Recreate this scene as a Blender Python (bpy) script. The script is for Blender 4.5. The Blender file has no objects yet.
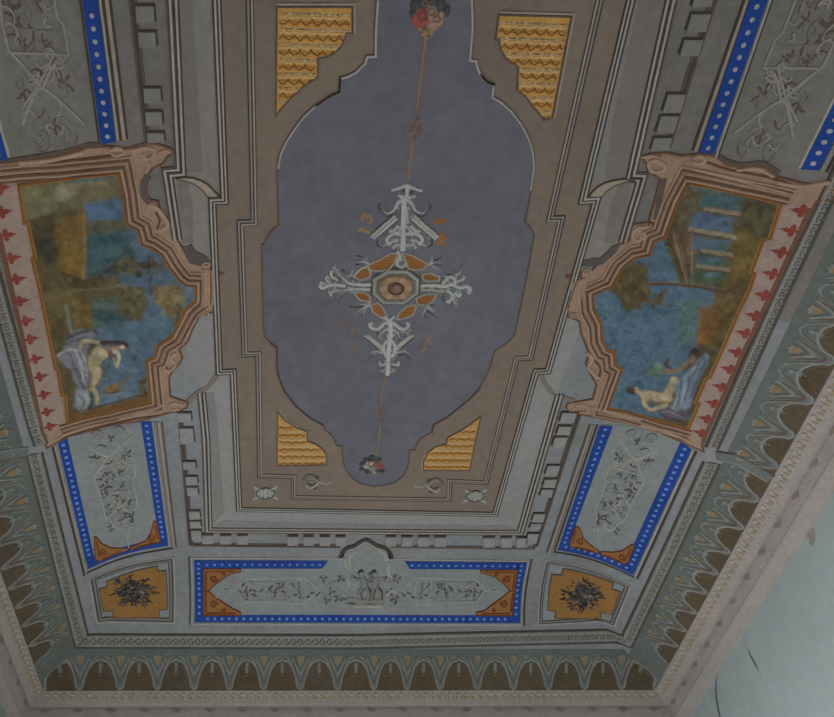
import bpy, bmesh, math, random
import numpy as np
from mathutils import Vector, Matrix
random.seed(7)
SC = bpy.context.scene
COL = SC.collection

# ------------------------------------------------------------------ camera
S = 3.8                                   # eye to flat of ceiling, metres
EYE = 1.6
H = EYE + S                               # height of the flat of the ceiling
YAW, PITCH, ROLL = 0.06521, 0.93232, -0.04403
F, PX, PY = 700.0, 309.02, 389.46
CAM = np.array([-0.17949 * S, -0.53806 * S, EYE])
cy_, sy_, cp_, sp_ = math.cos(YAW), math.sin(YAW), math.cos(PITCH), math.sin(PITCH)
FW = np.array([sy_ * cp_, cy_ * cp_, sp_])
_r = np.array([cy_, -sy_, 0.0])
_u = np.cross(_r, FW)
c_, s_ = math.cos(ROLL), math.sin(ROLL)
RT, UP = c_ * _r + s_ * _u, -s_ * _r + c_ * _u

cam = bpy.data.cameras.new('camera')
cam.sensor_fit = 'HORIZONTAL'
cam.sensor_width = 36.0
cam.lens = 36.0 * F / 834.0
cam.shift_x = (417.0 - PX) / 834.0
cam.shift_y = (PY - 358.5) / 834.0
cam.clip_start = 0.02
camo = bpy.data.objects.new('camera', cam)
COL.objects.link(camo)
M = Matrix.Identity(4)
for i in range(3):
    M[i][0], M[i][1], M[i][2], M[i][3] = RT[i], UP[i], -FW[i], CAM[i]
camo.matrix_world = M
SC.camera = camo


def ray(px, py):
    return (px - PX) * RT + (PY - py) * UP + F * FW


def on_plane(px, py, z):
    d = ray(px, py)
    t = (z - CAM[2]) / d[2]
    return CAM + t * d


# ------------------------------------------------------------------ vault
DZ, LL = 0.12 * S, 0.25 * S               # rise and reach of the coved part
ZL = H - DZ                               # height of the cornice lip
cLF = on_plane(43.9, 689.7, ZL)[:2]
cRF = on_plane(654.6, 689.0, ZL)[:2]
_l = on_plane(0, 567.6, ZL)[:2]
_rr = on_plane(834, 364.3, ZL)[:2]
YN = -0.955 * S


def _ext(a, b, y):
    t = (y - a[1]) / (b[1] - a[1])
    return a + t * (b - a)


cLN = _ext(cLF, _l, YN)
cRN = _ext(cRF, _rr, YN)
QUAD = [cLN, cRN, cRF, cLF]               # counter-clockwise: near-left, near-right, far-right, far-left


def _edge(a, b):
    d = (b - a) / np.linalg.norm(b - a)
    return a, np.array([-d[1], d[0]])     # inward normal for a ccw quad


EDG = [_edge(QUAD[i], QUAD[(i + 1) % 4]) for i in range(4)]   # near, right, far, left


def edist(x, y):
    return min((x - a[0]) * n[0] + (y - a[1]) * n[1] for a, n in EDG)


def surf(x, y):
    e = edist(x, y)
    k = 1.0 - e / LL
    return H - (DZ * k * k if k > 0 else 0.0)


def offset_quad(e):
    out = []
    for i in range(4):
        a0, n0 = EDG[(i - 1) % 4]
        a1, n1 = EDG[i]
        A = np.array([n0, n1])
        out.append(np.linalg.solve(A, np.array([n0 @ a0 + e, n1 @ a1 + e])))
    return out


INQ = offset_quad(LL)
MITRE = []
for o, i in zip(QUAD, INQ):
    d = i - o
    d = d / np.linalg.norm(d)
    MITRE.append((o, np.array([-d[1], d[0]])))


def P(px, py, pz=None):
    """plan point (x, y) of the vault seen through a photograph pixel; ('m', px, py) is its mirror
    image in the cross axis of the room, for the symmetric near half of the design"""
    if px == 'm':
        q = P(py, pz)
        return (q[0], -q[1])
    d = ray(px, py)
    lo, hi = 0.0, (H - CAM[2]) / d[2] if d[2] > 1e-6 else 50.0
    for _ in range(40):
        m = 0.5 * (lo + hi)
        q = CAM + m * d
        if q[2] > surf(q[0], q[1]):
            hi = m
        else:
            lo = m
    q = CAM + hi * d
    return (q[0], q[1])


def PL(pts):
    return [P(*p) for p in pts]


def to_px(X):
    d = np.asarray(X) - CAM
    z = d @ FW
    return np.stack([PX + F * (d @ RT) / z, PY - F * (d @ UP) / z], -1)


# ------------------------------------------------------------------ materials
K = 2.5
MATS = {}


def lin(c):
    c = c / 255.0
    return c / 12.92 if c <= 0.04045 else ((c + 0.055) / 1.055) ** 2.4


def mat(name, rgb, rough=0.9, var=0.22, scale=3.0, bump=0.15, stain=0.0, stain_rgb=None, metal=0.0):
    """matt distemper paint: a base colour broken up by two scales of noise"""
    m = bpy.data.materials.new(name)
    m.use_nodes = True
    nt = m.node_tree
    N, Lk = nt.nodes, nt.links
    bs = N['Principled BSDF']
    bs.inputs['Roughness'].default_value = rough
    bs.inputs['Specular IOR Level'].default_value = 0.18
    bs.inputs['Metallic'].default_value = metal
    base = [min(0.9, lin(c) * K) for c in rgb]
    tc = N.new('ShaderNodeTexCoord')
    geo = N.new('ShaderNodeNewGeometry')
    n1 = N.new('ShaderNodeTexNoise'); n1.inputs['Scale'].default_value = scale
    n1.inputs['Detail'].default_value = 6; n1.inputs['Roughness'].default_value = 0.62
    n2 = N.new('ShaderNodeTexNoise'); n2.inputs['Scale'].default_value = scale * 9
    n2.inputs['Detail'].default_value = 4
    Lk.new(geo.outputs['Position'], n1.inputs['Vector'])
    Lk.new(geo.outputs['Position'], n2.inputs['Vector'])
    add = N.new('ShaderNodeMath'); add.operation = 'ADD'
    Lk.new(n1.outputs['Fac'], add.inputs[0]); Lk.new(n2.outputs['Fac'], add.inputs[1])
    mr = N.new('ShaderNodeMapRange')
    mr.inputs['From Min'].default_value = 0.6; mr.inputs['From Max'].default_value = 1.4
    mr.inputs['To Min'].default_value = 1.0 - var; mr.inputs['To Max'].default_value = 1.0 + var
    Lk.new(add.outputs[0], mr.inputs['Value'])
    mul = N.new('ShaderNodeVectorMath'); mul.operation = 'SCALE'
    mul.inputs[0].default_value = base
    Lk.new(mr.outputs['Result'], mul.inputs['Scale'])
    out = mul.outputs['Vector']
    if stain > 0:
        n3 = N.new('ShaderNodeTexNoise'); n3.inputs['Scale'].default_value = 1.3
        n3.inputs['Detail'].default_value = 8; n3.inputs['Roughness'].default_value = 0.7
        Lk.new(geo.outputs['Position'], n3.inputs['Vector'])
        m3 = N.new('ShaderNodeMapRange')
        m3.inputs['From Min'].default_value = 0.48; m3.inputs['From Max'].default_value = 0.72
        m3.inputs['To Max'].default_value = stain
        Lk.new(n3.outputs['Fac'], m3.inputs['Value'])
        mx = N.new('ShaderNodeMix'); mx.data_type = 'RGBA'
        Lk.new(m3.outputs['Result'], mx.inputs['Factor'])
        Lk.new(out, mx.inputs['A'])
        sr = stain_rgb or rgb
        mx.inputs['B'].default_value = [min(0.9, lin(c) * K) for c in sr] + [1]
        out = mx.outputs['Result']
    Lk.new(out, bs.inputs['Base Color'])
    if bump:
        bp = N.new('ShaderNodeBump'); bp.inputs['Strength'].default_value = bump
        bp.inputs['Distance'].default_value = 0.01
        Lk.new(n2.outputs['Fac'], bp.inputs['Height'])
        Lk.new(bp.outputs['Normal'], bs.inputs['Normal'])
    MATS[name] = m
    return m


def mt(name):
    return MATS[name]


# ------------------------------------------------------------------ geometry collector
CUT = 0.09


WORG = {}                                 # world origin of every object built


class Relief:
    """collects thin raised shapes that follow the vault into one mesh"""

    def __init__(self, base=-0.003):     # base: depth at which the shapes meet what carries them
        self.v, self.f, self.m, self.mats = [], [], [], []
        self.base = base

    def mi(self, name):
        if name not in self.mats:
            self.mats.append(name)
        return self.mats.index(name)

    def raw(self, verts, faces, name):
        b = len(self.v); k = self.mi(name)
        self.v += [tuple(p) for p in verts]
        for f in faces:
            self.f.append([b + i for i in f]); self.m.append(k)

    def poly(self, pts, name, off, cut=CUT):
        """filled plan polygon whose face hangs `off` below the vault"""
        pts = [tuple(p) for p in pts]
        bm = bmesh.new()
        vs = [bm.verts.new((x, y, 0)) for x, y in pts]
        try:
            f = bm.faces.new(vs)
        except ValueError:
            bm.free(); return
        f.normal_update()
        bmesh.ops.triangulate(bm, faces=[f])
        xs = [p[0] for p in pts]; ys = [p[1] for p in pts]
        if any(edist(*p) < LL for p in pts):
            for a, n in MITRE:
                bmesh.ops.bisect_plane(bm, geom=bm.verts[:] + bm.edges[:] + bm.faces[:],
                                       plane_co=(a[0], a[1], 0), plane_no=(n[0], n[1], 0))
            for lo, hi, no, k in ((min(xs), max(xs), (1, 0, 0), 0), (min(ys), max(ys), (0, 1, 0), 1)):
                n = int((hi - lo) / cut)
                for j in range(1, n + 1):
                    c = lo + j * (hi - lo) / (n + 1)
                    co = (c, 0, 0) if k == 0 else (0, c, 0)
                    bmesh.ops.bisect_plane(bm, geom=bm.verts[:] + bm.edges[:] + bm.faces[:],
                                           plane_co=co, plane_no=no)
        bm.normal_update()
        for fc in bm.faces:
            if fc.normal.z > 0:
                fc.normal_flip()
        be = [e for e in bm.edges if len(e.link_faces) == 1]
        bm.verts.index_update()
        base = len(self.v); k = self.mi(name)
        for v in bm.verts:
            self.v.append((v.co.x, v.co.y, surf(v.co.x, v.co.y) - off))
        for fc in bm.faces:
            self.f.append([base + v.index for v in fc.verts]); self.m.append(k)
        up = {}
        for e in be:
            for v in e.verts:
                if v.index not in up:
                    up[v.index] = len(self.v)
                    self.v.append((v.co.x, v.co.y, surf(v.co.x, v.co.y) - self.base))
        for e in be:
            fc = e.link_faces[0]
            l = [q for q in fc.loops if q.edge == e][0]
            a, b = l.vert.index, l.link_loop_next.vert.index
            self.f.append([base + b, base + a, up[a], up[b]]); self.m.append(k)
        bm.free()

    def line(self, pts, w, name, off, closed=False, rnd=False, step=0.06, taper=False):
        """raised ribbon along a plan polyline"""
        pts = [np.array(p, float) for p in pts]
        if closed:
            pts = pts + [pts[0]]
        res = [pts[0]]
        for a, b in zip(pts, pts[1:]):
            L = np.linalg.norm(b - a)
            if L < 1e-6:
                continue
            n = max(1, int(L / step))
            for j in range(1, n + 1):
                res.append(a + (b - a) * j / n)
        if len(res) < 2:
            return
        n = len(res)
        dirs = []
        for a, b in zip(res, res[1:]):
            d = b - a
            dirs.append(d / np.linalg.norm(d))
        prof = ([(-1, 0.0), (-0.75, 0.75), (0, 1.0), (0.75, 0.75), (1, 0.0)] if rnd else
                [(-1, 0.0), (-1, 1.0), (1, 1.0), (1, 0.0)])
        verts, faces = [], []
        m = len(prof)
        for i, p in enumerate(res):
            if closed and i in (0, n - 1):
                d0, d1 = dirs[-1], dirs[0]
            else:
                d0 = dirs[max(0, i - 1)]; d1 = dirs[min(n - 2, i)]
            nn = np.array([-(d0[1] + d1[1]), d0[0] + d1[0]])
            L = np.linalg.norm(nn)
            if L < 0.35:
                nn = np.array([-d1[1], d1[0]]); L = 1.0; sc = 1.0
            else:
                sc = min(2.2, 2.0 / L)
            nn = nn / np.linalg.norm(nn)
            ww = w * 0.5 * sc
            if taper:
                t = i / (n - 1)
                ww *= max(0.12, math.sin(math.pi * min(1, 0.12 + 0.88 * t)) ** 0.7) if taper == 2 else max(0.12, 1 - t)
            for a, h in prof:
                q = p + nn * (a * ww)
                verts.append((q[0], q[1], surf(q[0], q[1]) - (off * h if h > 0 else self.base)))
        for i in range(n - 1):
            for j in range(m - 1):
                faces.append([i * m + j, i * m + j + 1, (i + 1) * m + j + 1, (i + 1) * m + j])
        if not closed:
            faces.append(list(range(m - 1, -1, -1)))
            faces.append([(n - 1) * m + j for j in range(m)])
        self.raw(verts, faces, name)

    def dome(self, c, rx, ry, ang, name, off, seg=10, base=0.0):
        """small raised round or oval button"""
        ca, sa = math.cos(ang), math.sin(ang)
        verts, faces = [], []
        for k, (r, h) in enumerate(((1, 0), (0.8, 0.65), (0.45, 0.93))):
            for j in range(seg):
                t = 2 * math.pi * j / seg
                x, y = rx * r * math.cos(t), ry * r * math.sin(t)
                q = (c[0] + x * ca - y * sa, c[1] + x * sa + y * ca)
                verts.append((q[0], q[1], surf(*q) - (self.base if k == 0 else base + (off - base) * h)))
        verts.append((c[0], c[1], surf(*c) - off))
        for k in range(2):
            for j in range(seg):
                a, b = k * seg + j, k * seg + (j + 1) % seg
                faces.append([a, b, b + seg, a + seg])
        for j in range(seg):
            faces.append([2 * seg + j, 2 * seg + (j + 1) % seg, 3 * seg])
        self.raw(verts, faces, name)

    def build(self, name, parent=None, smooth=False):
        if not self.v:
            raise ValueError(name)
        me = bpy.data.meshes.new(name)
        v = np.array(self.v)
        if parent is not None:
            org = WORG[parent.name]
        else:
            org = Vector(((v[:, 0].min() + v[:, 0].max()) / 2, (v[:, 1].min() + v[:, 1].max()) / 2, v[:, 2].max()))
        me.from_pydata([tuple(Vector(p) - org) for p in self.v], [], self.f)
        for n in self.mats:
            me.materials.append(MATS[n])
        me.polygons.foreach_set('material_index', self.m)
        if smooth:
            me.polygons.foreach_set('use_smooth', [True] * len(self.f))
        me.validate()
        bm = bmesh.new(); bm.from_mesh(me)
        bmesh.ops.recalc_face_normals(bm, faces=bm.faces[:])
        bm.to_mesh(me); bm.free()
        me.update()
        o = bpy.data.objects.new(name, me)
        COL.objects.link(o)
        WORG[o.name] = org
        if parent is not None:
            o.parent = parent
        else:
            o.location = org
        return o


def thing(name, label, cat, loc, group=None):
    o = bpy.data.objects.new(name, None)
    o.empty_display_size = 0.1
    COL.objects.link(o)
    o.location = (loc[0], loc[1], loc[2] if len(loc) > 2 else surf(loc[0], loc[1]))
    WORG[o.name] = Vector(o.location)
    return tag(o, label, cat, group)


def tag(o, label, cat, group=None):
    o['label'] = label; o['category'] = cat
    if group:
        o['group'] = group
    return o


def structure(o):
    o['kind'] = 'structure'
    return o


def offs(pts, d):
    """offset an open plan polyline sideways by d (left positive)"""
    pts = [np.array(p, float) for p in pts]
    out = []
    for i, p in enumerate(pts):
        a = pts[max(0, i - 1)]; b = pts[min(len(pts) - 1, i + 1)]
        d0 = (p - a) if i > 0 else (b - p)
        d1 = (b - p) if i < len(pts) - 1 else (p - a)
        d0 = d0 / max(1e-9, np.linalg.norm(d0)); d1 = d1 / max(1e-9, np.linalg.norm(d1))
        n = np.array([-(d0[1] + d1[1]), d0[0] + d1[0]])
        L = np.linalg.norm(n)
        if L < 0.3:
            n = np.array([-d1[1], d1[0]]); L = 2
        out.append(p + n / np.linalg.norm(n) * d * min(1.6, 2.0 / L))
    return out


def quad_map(q):
    """bilinear map of the unit square on a plan quad given by pixels (u0v0, u1v0, u1v1, u0v1)"""
    a, b, c, d = [np.array(P(*p)) for p in q]

    def f(u, v):
        p = a * (1 - u) * (1 - v) + b * u * (1 - v) + c * u * v + d * (1 - u) * v
        return (p[0], p[1])
    return f


def arc(cx, cy, rx, ry, a0, a1, n=8):
    return [(cx + rx * math.cos(math.radians(a0 + (a1 - a0) * i / n)),
             cy + ry * math.sin(math.radians(a0 + (a1 - a0) * i / n))) for i in range(n + 1)]


def spiral(cx, cy, r0, r1, a0, a1, n=14, ky=1.0):
    out = []
    for i in range(n + 1):
        t = i / n
        r = r0 + (r1 - r0) * t
        a = math.radians(a0 + (a1 - a0) * t)
        out.append((cx + r * math.cos(a), cy + ky * r * math.sin(a)))
    return out


def smooth(pts, n=5):
    """Catmull-Rom through pixel points"""
    pts = [np.array(p, float) for p in pts]
    q = [2 * pts[0] - pts[1]] + pts + [2 * pts[-1] - pts[-2]]
    out = []
    for i in range(1, len(q) - 2):
        p0, p1, p2, p3 = q[i - 1], q[i], q[i + 1], q[i + 2]
        for j in range(n):
            t = j / n
            out.append(0.5 * ((2 * p1) + (-p0 + p2) * t + (2 * p0 - 5 * p1 + 4 * p2 - p3) * t * t + (-p0 + 3 * p1 - 3 * p2 + p3) * t ** 3))
    out.append(pts[-1])
    return [tuple(p) for p in out]


# colours are what the plaster and the paints look like in the room's dim daylight
mat('grey_plaster', (99, 101, 103), var=0.2, scale=2.2, stain=0.55, stain_rgb=(90, 86, 82))
mat('grey_green', (72, 76, 73), var=0.2, scale=3)
mat('grey_blue', (105, 112, 116), var=0.16, scale=3)
mat('panel_grey', (100, 104, 104), var=0.18, scale=3)
mat('brown_field', (93, 83, 74), var=0.16, scale=2.0, stain=0.6, stain_rgb=(86, 78, 72))
mat('night_blue', (77, 76, 83), var=0.2, scale=1.6, stain=0.55, stain_rgb=(77, 72, 82))
mat('gold_paint', (140, 107, 58), var=0.25, scale=9)
mat('gold_light', (148, 128, 98), var=0.3, scale=12)
mat('gold_dark', (100, 62, 30), var=0.2, scale=8)
mat('line_dark', (56, 51, 48), var=0.15)
mat('line_brown', (72, 62, 56), var=0.15)
mat('line_light', (122, 118, 113), var=0.16)
mat('line_cream', (120, 110, 98), var=0.16)
mat('cove_grey', (107, 106, 105), var=0.14, scale=2)
mat('cove_mid', (97, 96, 95), var=0.14, scale=2)
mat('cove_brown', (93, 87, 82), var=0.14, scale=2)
mat('royal_blue', (26, 50, 106), var=0.28, scale=6)
mat('dot_white', (88, 106, 148), var=0.2)
mat('dot_cream', (122, 122, 120), var=0.25)
mat('orange_paint', (110, 76, 45), var=0.22, scale=6)
mat('rust_paint', (80, 42, 22), var=0.2)
mat('ochre_paint', (110, 81, 44), var=0.22, scale=5)
mat('relief_light', (120, 119, 113), var=0.18, scale=6)
mat('relief_mid', (98, 99, 96), var=0.18, scale=6)
mat('relief_dark', (62, 60, 56), var=0.2, scale=6)
mat('soot_black', (40, 36, 36), var=0.3, scale=9)
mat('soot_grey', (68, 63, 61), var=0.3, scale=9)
mat('pink_frame', (116, 97, 83), var=0.2, scale=4)
mat('pink_light', (130, 110, 95), var=0.18, scale=4)
mat('pink_dark', (82, 60, 48), var=0.2, scale=4)
mat('pink_band', (116, 101, 94), var=0.2, scale=4)
mat('gold_line', (108, 81, 48), var=0.2, scale=5)
mat('red_paint', (100, 48, 43), var=0.25, scale=9)
mat('olive_ground', (62, 54, 42), var=0.3, scale=4)
mat('leaf_grey', (77, 81, 79), var=0.2, scale=5)
mat('leaf_line', (94, 97, 92), var=0.2, scale=5)
mat('tulip_gold', (98, 84, 64), var=0.25, scale=7)
mat('egg_light', (102, 101, 96), var=0.18, scale=6)
mat('egg_dark', (60, 58, 54), var=0.2, scale=6)
mat('cornice_pink', (108, 104, 100), var=0.16, scale=4, stain=0.5, stain_rgb=(120, 108, 104))
mat('cornice_dark', (100, 95, 92), var=0.2, scale=4, stain=0.5, stain_rgb=(104, 92, 90))  # darker pink of the stained middle band
mat('bead_cream', (118, 113, 104), var=0.2, scale=8)
mat('bead_gold', (112, 97, 76), var=0.2, scale=8)
mat('wall_paint', (104, 113, 112), var=0.10, scale=1.6, stain=0.5, stain_rgb=(106, 116, 114), bump=0.25)
mat('plaster_dull', (89, 86, 83), var=0.2, scale=2.2, stain=0.5, stain_rgb=(82, 77, 72))  # darker, browner tones for the near half of the vault
mat('panel_dull', (90, 88, 84), var=0.2, scale=3, stain=.5, stain_rgb=(84, 78, 70))
mat('relief_dull', (106, 103, 97), var=.2, scale=8)
mat('cove_dull', (101, 97, 92), var=.16, scale=2)
mat('gold_mid', (118, 84, 42), var=.2, scale=8)
mat('dentil_dull', (96, 93, 91), var=.15)  # darker grey of the near dentils
mat('dentil_grey', (107, 107, 105), var=.15)
mat('silhouette_grey', (80, 82, 83), var=.2, scale=8)
mat('leaf_stain', (86, 78, 73), var=.3, scale=8)
mat('stucco_white', (131, 132, 130), var=.2, scale=10)
mat('crack_dark', (58, 60, 62), var=0.2)
mat('bare_plaster', (104, 96, 92), var=0.25, scale=8)
mat('floor_tile', (142, 138, 134), var=0.15, scale=3, rough=0.5)
mat('window_white', (170, 170, 165), var=0.05)
mat('rosette_red', (116, 62, 56), var=0.3, scale=14)
mat('rosette_peach', (120, 100, 84), var=0.3, scale=14)
mat('foliage_dark', (58, 60, 58), var=0.3, scale=10)
mat('cord_rose', (96, 84, 82), var=0.2, scale=8)
mat('blossom_ochre', (110, 90, 66), var=0.3, scale=10)
mat('boss_brown', (92, 76, 66), var=0.3, scale=10)

# ================================================================== THE SETTING
def ring_mesh(name, rings, material, closed=True, nseg=40):
    """skin of nested plan quads [(quad, zfunc or z)], one face strip per side"""
    verts, faces = [], []
    for q, z in rings:
        for i in range(4):
            a, b = q[i], q[(i + 1) % 4]
            for j in range(nseg):
                p = a + (b - a) * j / nseg
                verts.append((p[0], p[1], z))
    m = 4 * nseg
    for k in range(len(rings) - 1):
        for j in range(m):
            a, b = k * m + j, k * m + (j + 1) % m
            faces.append([a, b, b + m, a + m])
    return verts, faces, m


OH, CH = 0.235, None                      # overhang of the cornice; its height follows from the photograph
_w = on_plane(760, 608, ZL - 0.2)
# height at which the line of sight through (760, 608) meets the right wall plane
a_, n_ = EDG[1]
d_ = ray(760, 608)
t_ = ((a_ - CAM[:2]) @ n_ - OH) / (d_[:2] @ n_)
CH = ZL - (CAM + t_ * d_)[2]
print('cornice height', CH)
WALLQ = offset_quad(-OH)

rings = []
for k in range(17):
    e = -0.04 + (LL + 0.04) * k / 16.0
    kk = 1 - e / LL
    rings.append((offset_quad(e), H - DZ * max(0, kk) ** 2))
verts, faces, m_ = ring_mesh('ceiling', rings, None)
R = Relief()
Y_DULL = P(100, 300)[1]                      # the plaster nearer than the pictures is darker and browner
ymid = lambda f: sum(verts[k][1] for k in f) / len(f)
R.raw(verts, [f for f in faces if ymid(f) >= Y_DULL], 'grey_plaster')
R.raw(verts, [f for f in faces if ymid(f) < Y_DULL], 'plaster_dull')
nl, nr, fr_, fl_ = INQ
cut_l = nl + (fl_ - nl) * (Y_DULL - nl[1]) / (fl_[1] - nl[1])
cut_r = nr + (fr_ - nr) * (Y_DULL - nr[1]) / (fr_[1] - nr[1])
z3 = lambda q: [(p[0], p[1], H) for p in q]
R.raw(z3([nl, nr, cut_r, cut_l]), [[0, 1, 2, 3]], 'plaster_dull')
R.raw(z3([cut_l, cut_r, fr_, fl_]), [[0, 1, 2, 3]], 'grey_plaster')
ceil_ = structure(R.build('ceiling'))


def wall(name, i, zb=0.0):
    a, b = WALLQ[i], WALLQ[(i + 1) % 4]
    n = EDG[i][1]
    t = 0.25
    R = Relief()
    zt = ZL - 0.02
    a2, b2 = a - n * t, b - n * t
    R.raw([(a[0], a[1], zb), (b[0], b[1], zb), (b[0], b[1], zt), (a[0], a[1], zt),
           (a2[0], a2[1], zb), (b2[0], b2[1], zb), (b2[0], b2[1], zt), (a2[0], a2[1], zt)],
          [[0, 1, 2, 3], [5, 4, 7, 6], [4, 0, 3, 7], [1, 5, 6, 2], [3, 2, 6, 7], [4, 5, 1, 0]], 'wall_paint')
    return structure(R.build(name))


wall_near = wall('wall_near', 0)
wall_right = wall('wall_right', 1)
wall_far = wall('wall_far', 2)


def wall_with_windows(name, i, wins, z0, z1):
    """wall with rectangular window openings; wins = [(u0, u1)] in metres along the wall"""
    a, b = WALLQ[i], WALLQ[(i + 1) % 4]
    d = b - a
    L = np.linalg.norm(d); d = d / L
    n = EDG[i][1]
    t = 0.25
    R = Relief()
    zt = ZL - 0.02

    def box(u0, u1, zz0, zz1):
        q = [a + d * u0, a + d * u1, a + d * u1 - n * t, a + d * u0 - n * t]
        v = [(p[0], p[1], zz0) for p in q] + [(p[0], p[1], zz1) for p in q]
        R.raw(v, [[3, 2, 1, 0], [4, 5, 6, 7], [0, 1, 5, 4], [1, 2, 6, 5], [2, 3, 7, 6], [3, 0, 4, 7]], 'wall_paint')
    box(0, L, z1, zt)
    u = 0
    for u0, u1 in wins:
        box(u, u0, 0, z1)
        if z0 > 0:
            box(u0, u1, 0, z0)
        u = u1
    box(u, L, 0, z1)
    o = structure(R.build(name))
    for k, (u0, u1) in enumerate(wins):
        W = Relief()

        def bar(ua, ub, za, zb):
            q = [a + d * ua - n * 0.1, a + d * ub - n * 0.1, a + d * ub - n * 0.16, a + d * ua - n * 0.16]
            v = [(p[0], p[1], za) for p in q] + [(p[0], p[1], zb) for p in q]
            W.raw(v, [[3, 2, 1, 0], [4, 5, 6, 7], [0, 1, 5, 4], [1, 2, 6, 5], [2, 3, 7, 6], [3, 0, 4, 7]], 'window_white')
        bar(u0, u0 + .06, z0, z1); bar(u1 - .06, u1, z0, z1); bar((u0 + u1) / 2 - .04, (u0 + u1) / 2 + .04, z0, z1)
        bar(u0, u1, z0, z0 + .08); bar(u0, u1, z1 - .08, z1)
        for q in (1, 2, 3):
            zz = z0 + (z1 - z0) * q / 4
            bar(u0, u1, zz - .02, zz + .02)
        structure(W.build('window_%d' % (k + 1)))
        ld = bpy.data.lights.new('daylight', 'AREA')
        ld.shape = 'RECTANGLE'; ld.size = u1 - u0 - .1; ld.size_y = z1 - z0 - .1
        ld.energy = WIN_E; ld.color = (1.0, 0.963, 0.99)
        lo = bpy.data.objects.new('daylight', ld)
        COL.objects.link(lo)
        c = a + d * (u0 + u1) / 2 - n * 0.06
        lo.location = (c[0], c[1], (z0 + z1) / 2)
        nd = Vector((n[0], n[1], -0.55))       # skylight falls in and down; the floor throws it back up
        ld.spread = math.radians(125)
        lo.rotation_euler = (-nd).to_track_quat('Z', 'Y').to_euler()
    return o


WIN_E = 160.0
wall_left = wall_with_windows('wall_left', 3, [(0.9, 2.3), (3.3, 4.7)], 0.5, 3.4)

R = Relief()
fq = offset_quad(-OH - 0.2)
R.raw([(p[0], p[1], -0.02) for p in fq], [[0, 1, 2, 3]], 'floor_tile')
structure(R.build('floor'))


# cornice: one moulded run per wall, mitred at the corners
PROF = [(-0.03, -0.03), (0.0, 0.0), (0.004, 0.02), (0.004, 0.05), (0.012, 0.07), (0.082, 0.35), (0.086, 0.37), (0.104, 0.40), (0.106, 0.44),
        (0.112, 0.52), (0.13, 0.62), (0.152, 0.69), (0.165, 0.70), (0.170, 0.76), (0.205, 0.86), (0.218, 0.96), (0.236, 1.0)]
PROF = [(o, h * CH if h > 0 else h) for o, h in PROF]


def cornice(name, i):
    R = Relief()
    verts, faces = [], []
    n = len(PROF)
    for o, h in PROF:
        q = offset_quad(-o)
        for p in (q[i], q[(i + 1) % 4]):
            verts.append((p[0], p[1], ZL - h))
    for k in range(n - 1):
        nm = 'cornice_pink' if k < 8 or k > 11 else 'cornice_dark'
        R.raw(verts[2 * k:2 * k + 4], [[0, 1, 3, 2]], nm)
    # back against the wall
    R.raw([verts[-2], verts[-1], (verts[-1][0], verts[-1][1], ZL + 0.03), (verts[-2][0], verts[-2][1], ZL + 0.03)],
          [[0, 1, 2, 3]], 'cornice_pink')
    R.raw([verts[0], verts[1], (verts[-1][0], verts[-1][1], ZL + 0.03), (verts[-2][0], verts[-2][1], ZL + 0.03)],
          [[0, 1, 2, 3]], 'cornice_pink')
    return structure(R.build(name))


def cornice_orn(i, par, t0=0.0, t1=1.0, pitch=0.072):
    """row of moulded leaf-and-bead ornament on the upper face and a fainter row below it"""
    qa = offset_quad(-0.004)
    a, b = qa[i], qa[(i + 1) % 4]
    n3 = EDG[i][1]
    L = np.linalg.norm(b - a); d = (b - a) / L
    R = Relief()
    N = int(L / pitch)
    h = CH

    def blob(u, v, ru, rv, out, nm):
        # v runs down the sloping bead face of the cornice
        e0 = np.array([*(a + d * u), 0.0])
        dn = np.append(-n3 * 0.082, -0.33 * h)
        o3 = np.append(n3 * 0.33 * h, -0.082) / math.hypot(0.33 * h, 0.082)
        d3 = np.append(d, 0)
        seg = 8
        vv = []
        for r, kk in ((1, -.004), (0.7, out * .7)):
            for j in range(seg):
                t = 2 * math.pi * j / seg
                vv.append(tuple(e0 + np.array([0, 0, ZL - .02 * h]) + dn * (v + rv * r * math.sin(t)) + d3 * ru * r * math.cos(t) + o3 * kk))
        vv.append(tuple(e0 + np.array([0, 0, ZL - .02 * h]) + dn * v + o3 * out))
        f = [[j, (j + 1) % seg, seg + (j + 1) % seg, seg + j] for j in range(seg)] + \
            [[seg + j, seg + (j + 1) % seg, 2 * seg] for j in range(seg)]
        R.raw(vv, f, nm)
    for k in range(N):
        t = (k + .5) / N
        if t < t0 or t > t1:
            continue
        u = t * L
        if u < .03 or u > L - .03:
            continue
        blob(u, .30, .022, .18, .018, 'bead_cream')
        blob(u + .010, .58, .013, .14, .012, 'bead_gold')
        blob(u - pitch / 2, .50, .010, .24, .010, 'bead_gold')
        blob(u, .86, .017, .08, .010, 'bead_cream')
    return R.build('ornament_row', par)


def leaf_tip_row(i, par):
    """worn leaf tips stencilled on the lower moulding"""
    R = Relief()
    qa = offset_quad(-0.118)
    a, b = qa[i], qa[(i + 1) % 4]
    n3 = EDG[i][1]
    L = np.linalg.norm(b - a); d = (b - a) / L
    N = int(L / 0.28)
    for k in range(N):
        u = (k + .5) / N * L
        c = a + d * u
        v = []
        for du, o, zz in ((-.05, -.004, .53), (0, -.012, .61), (.055, -.004, .52), (.03, .004, .45), (-.005, .004, .47)):
            p = c + d * du + n3 * (o + 0.012)
            v.append((p[0], p[1], ZL - zz * CH))
        R.raw(v, [[0, 1, 2, 3, 4]], 'leaf_stain')
    return R.build('worn_leaf_row', par)


for k, (nm, i) in enumerate((('trim_1', 3), ('trim_2', 2), ('trim_3', 1), ('trim_4', 0))):
    c = cornice(nm, i)
    if i != 0:
        cornice_orn(i, c)
        leaf_tip_row(i, c)


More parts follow.
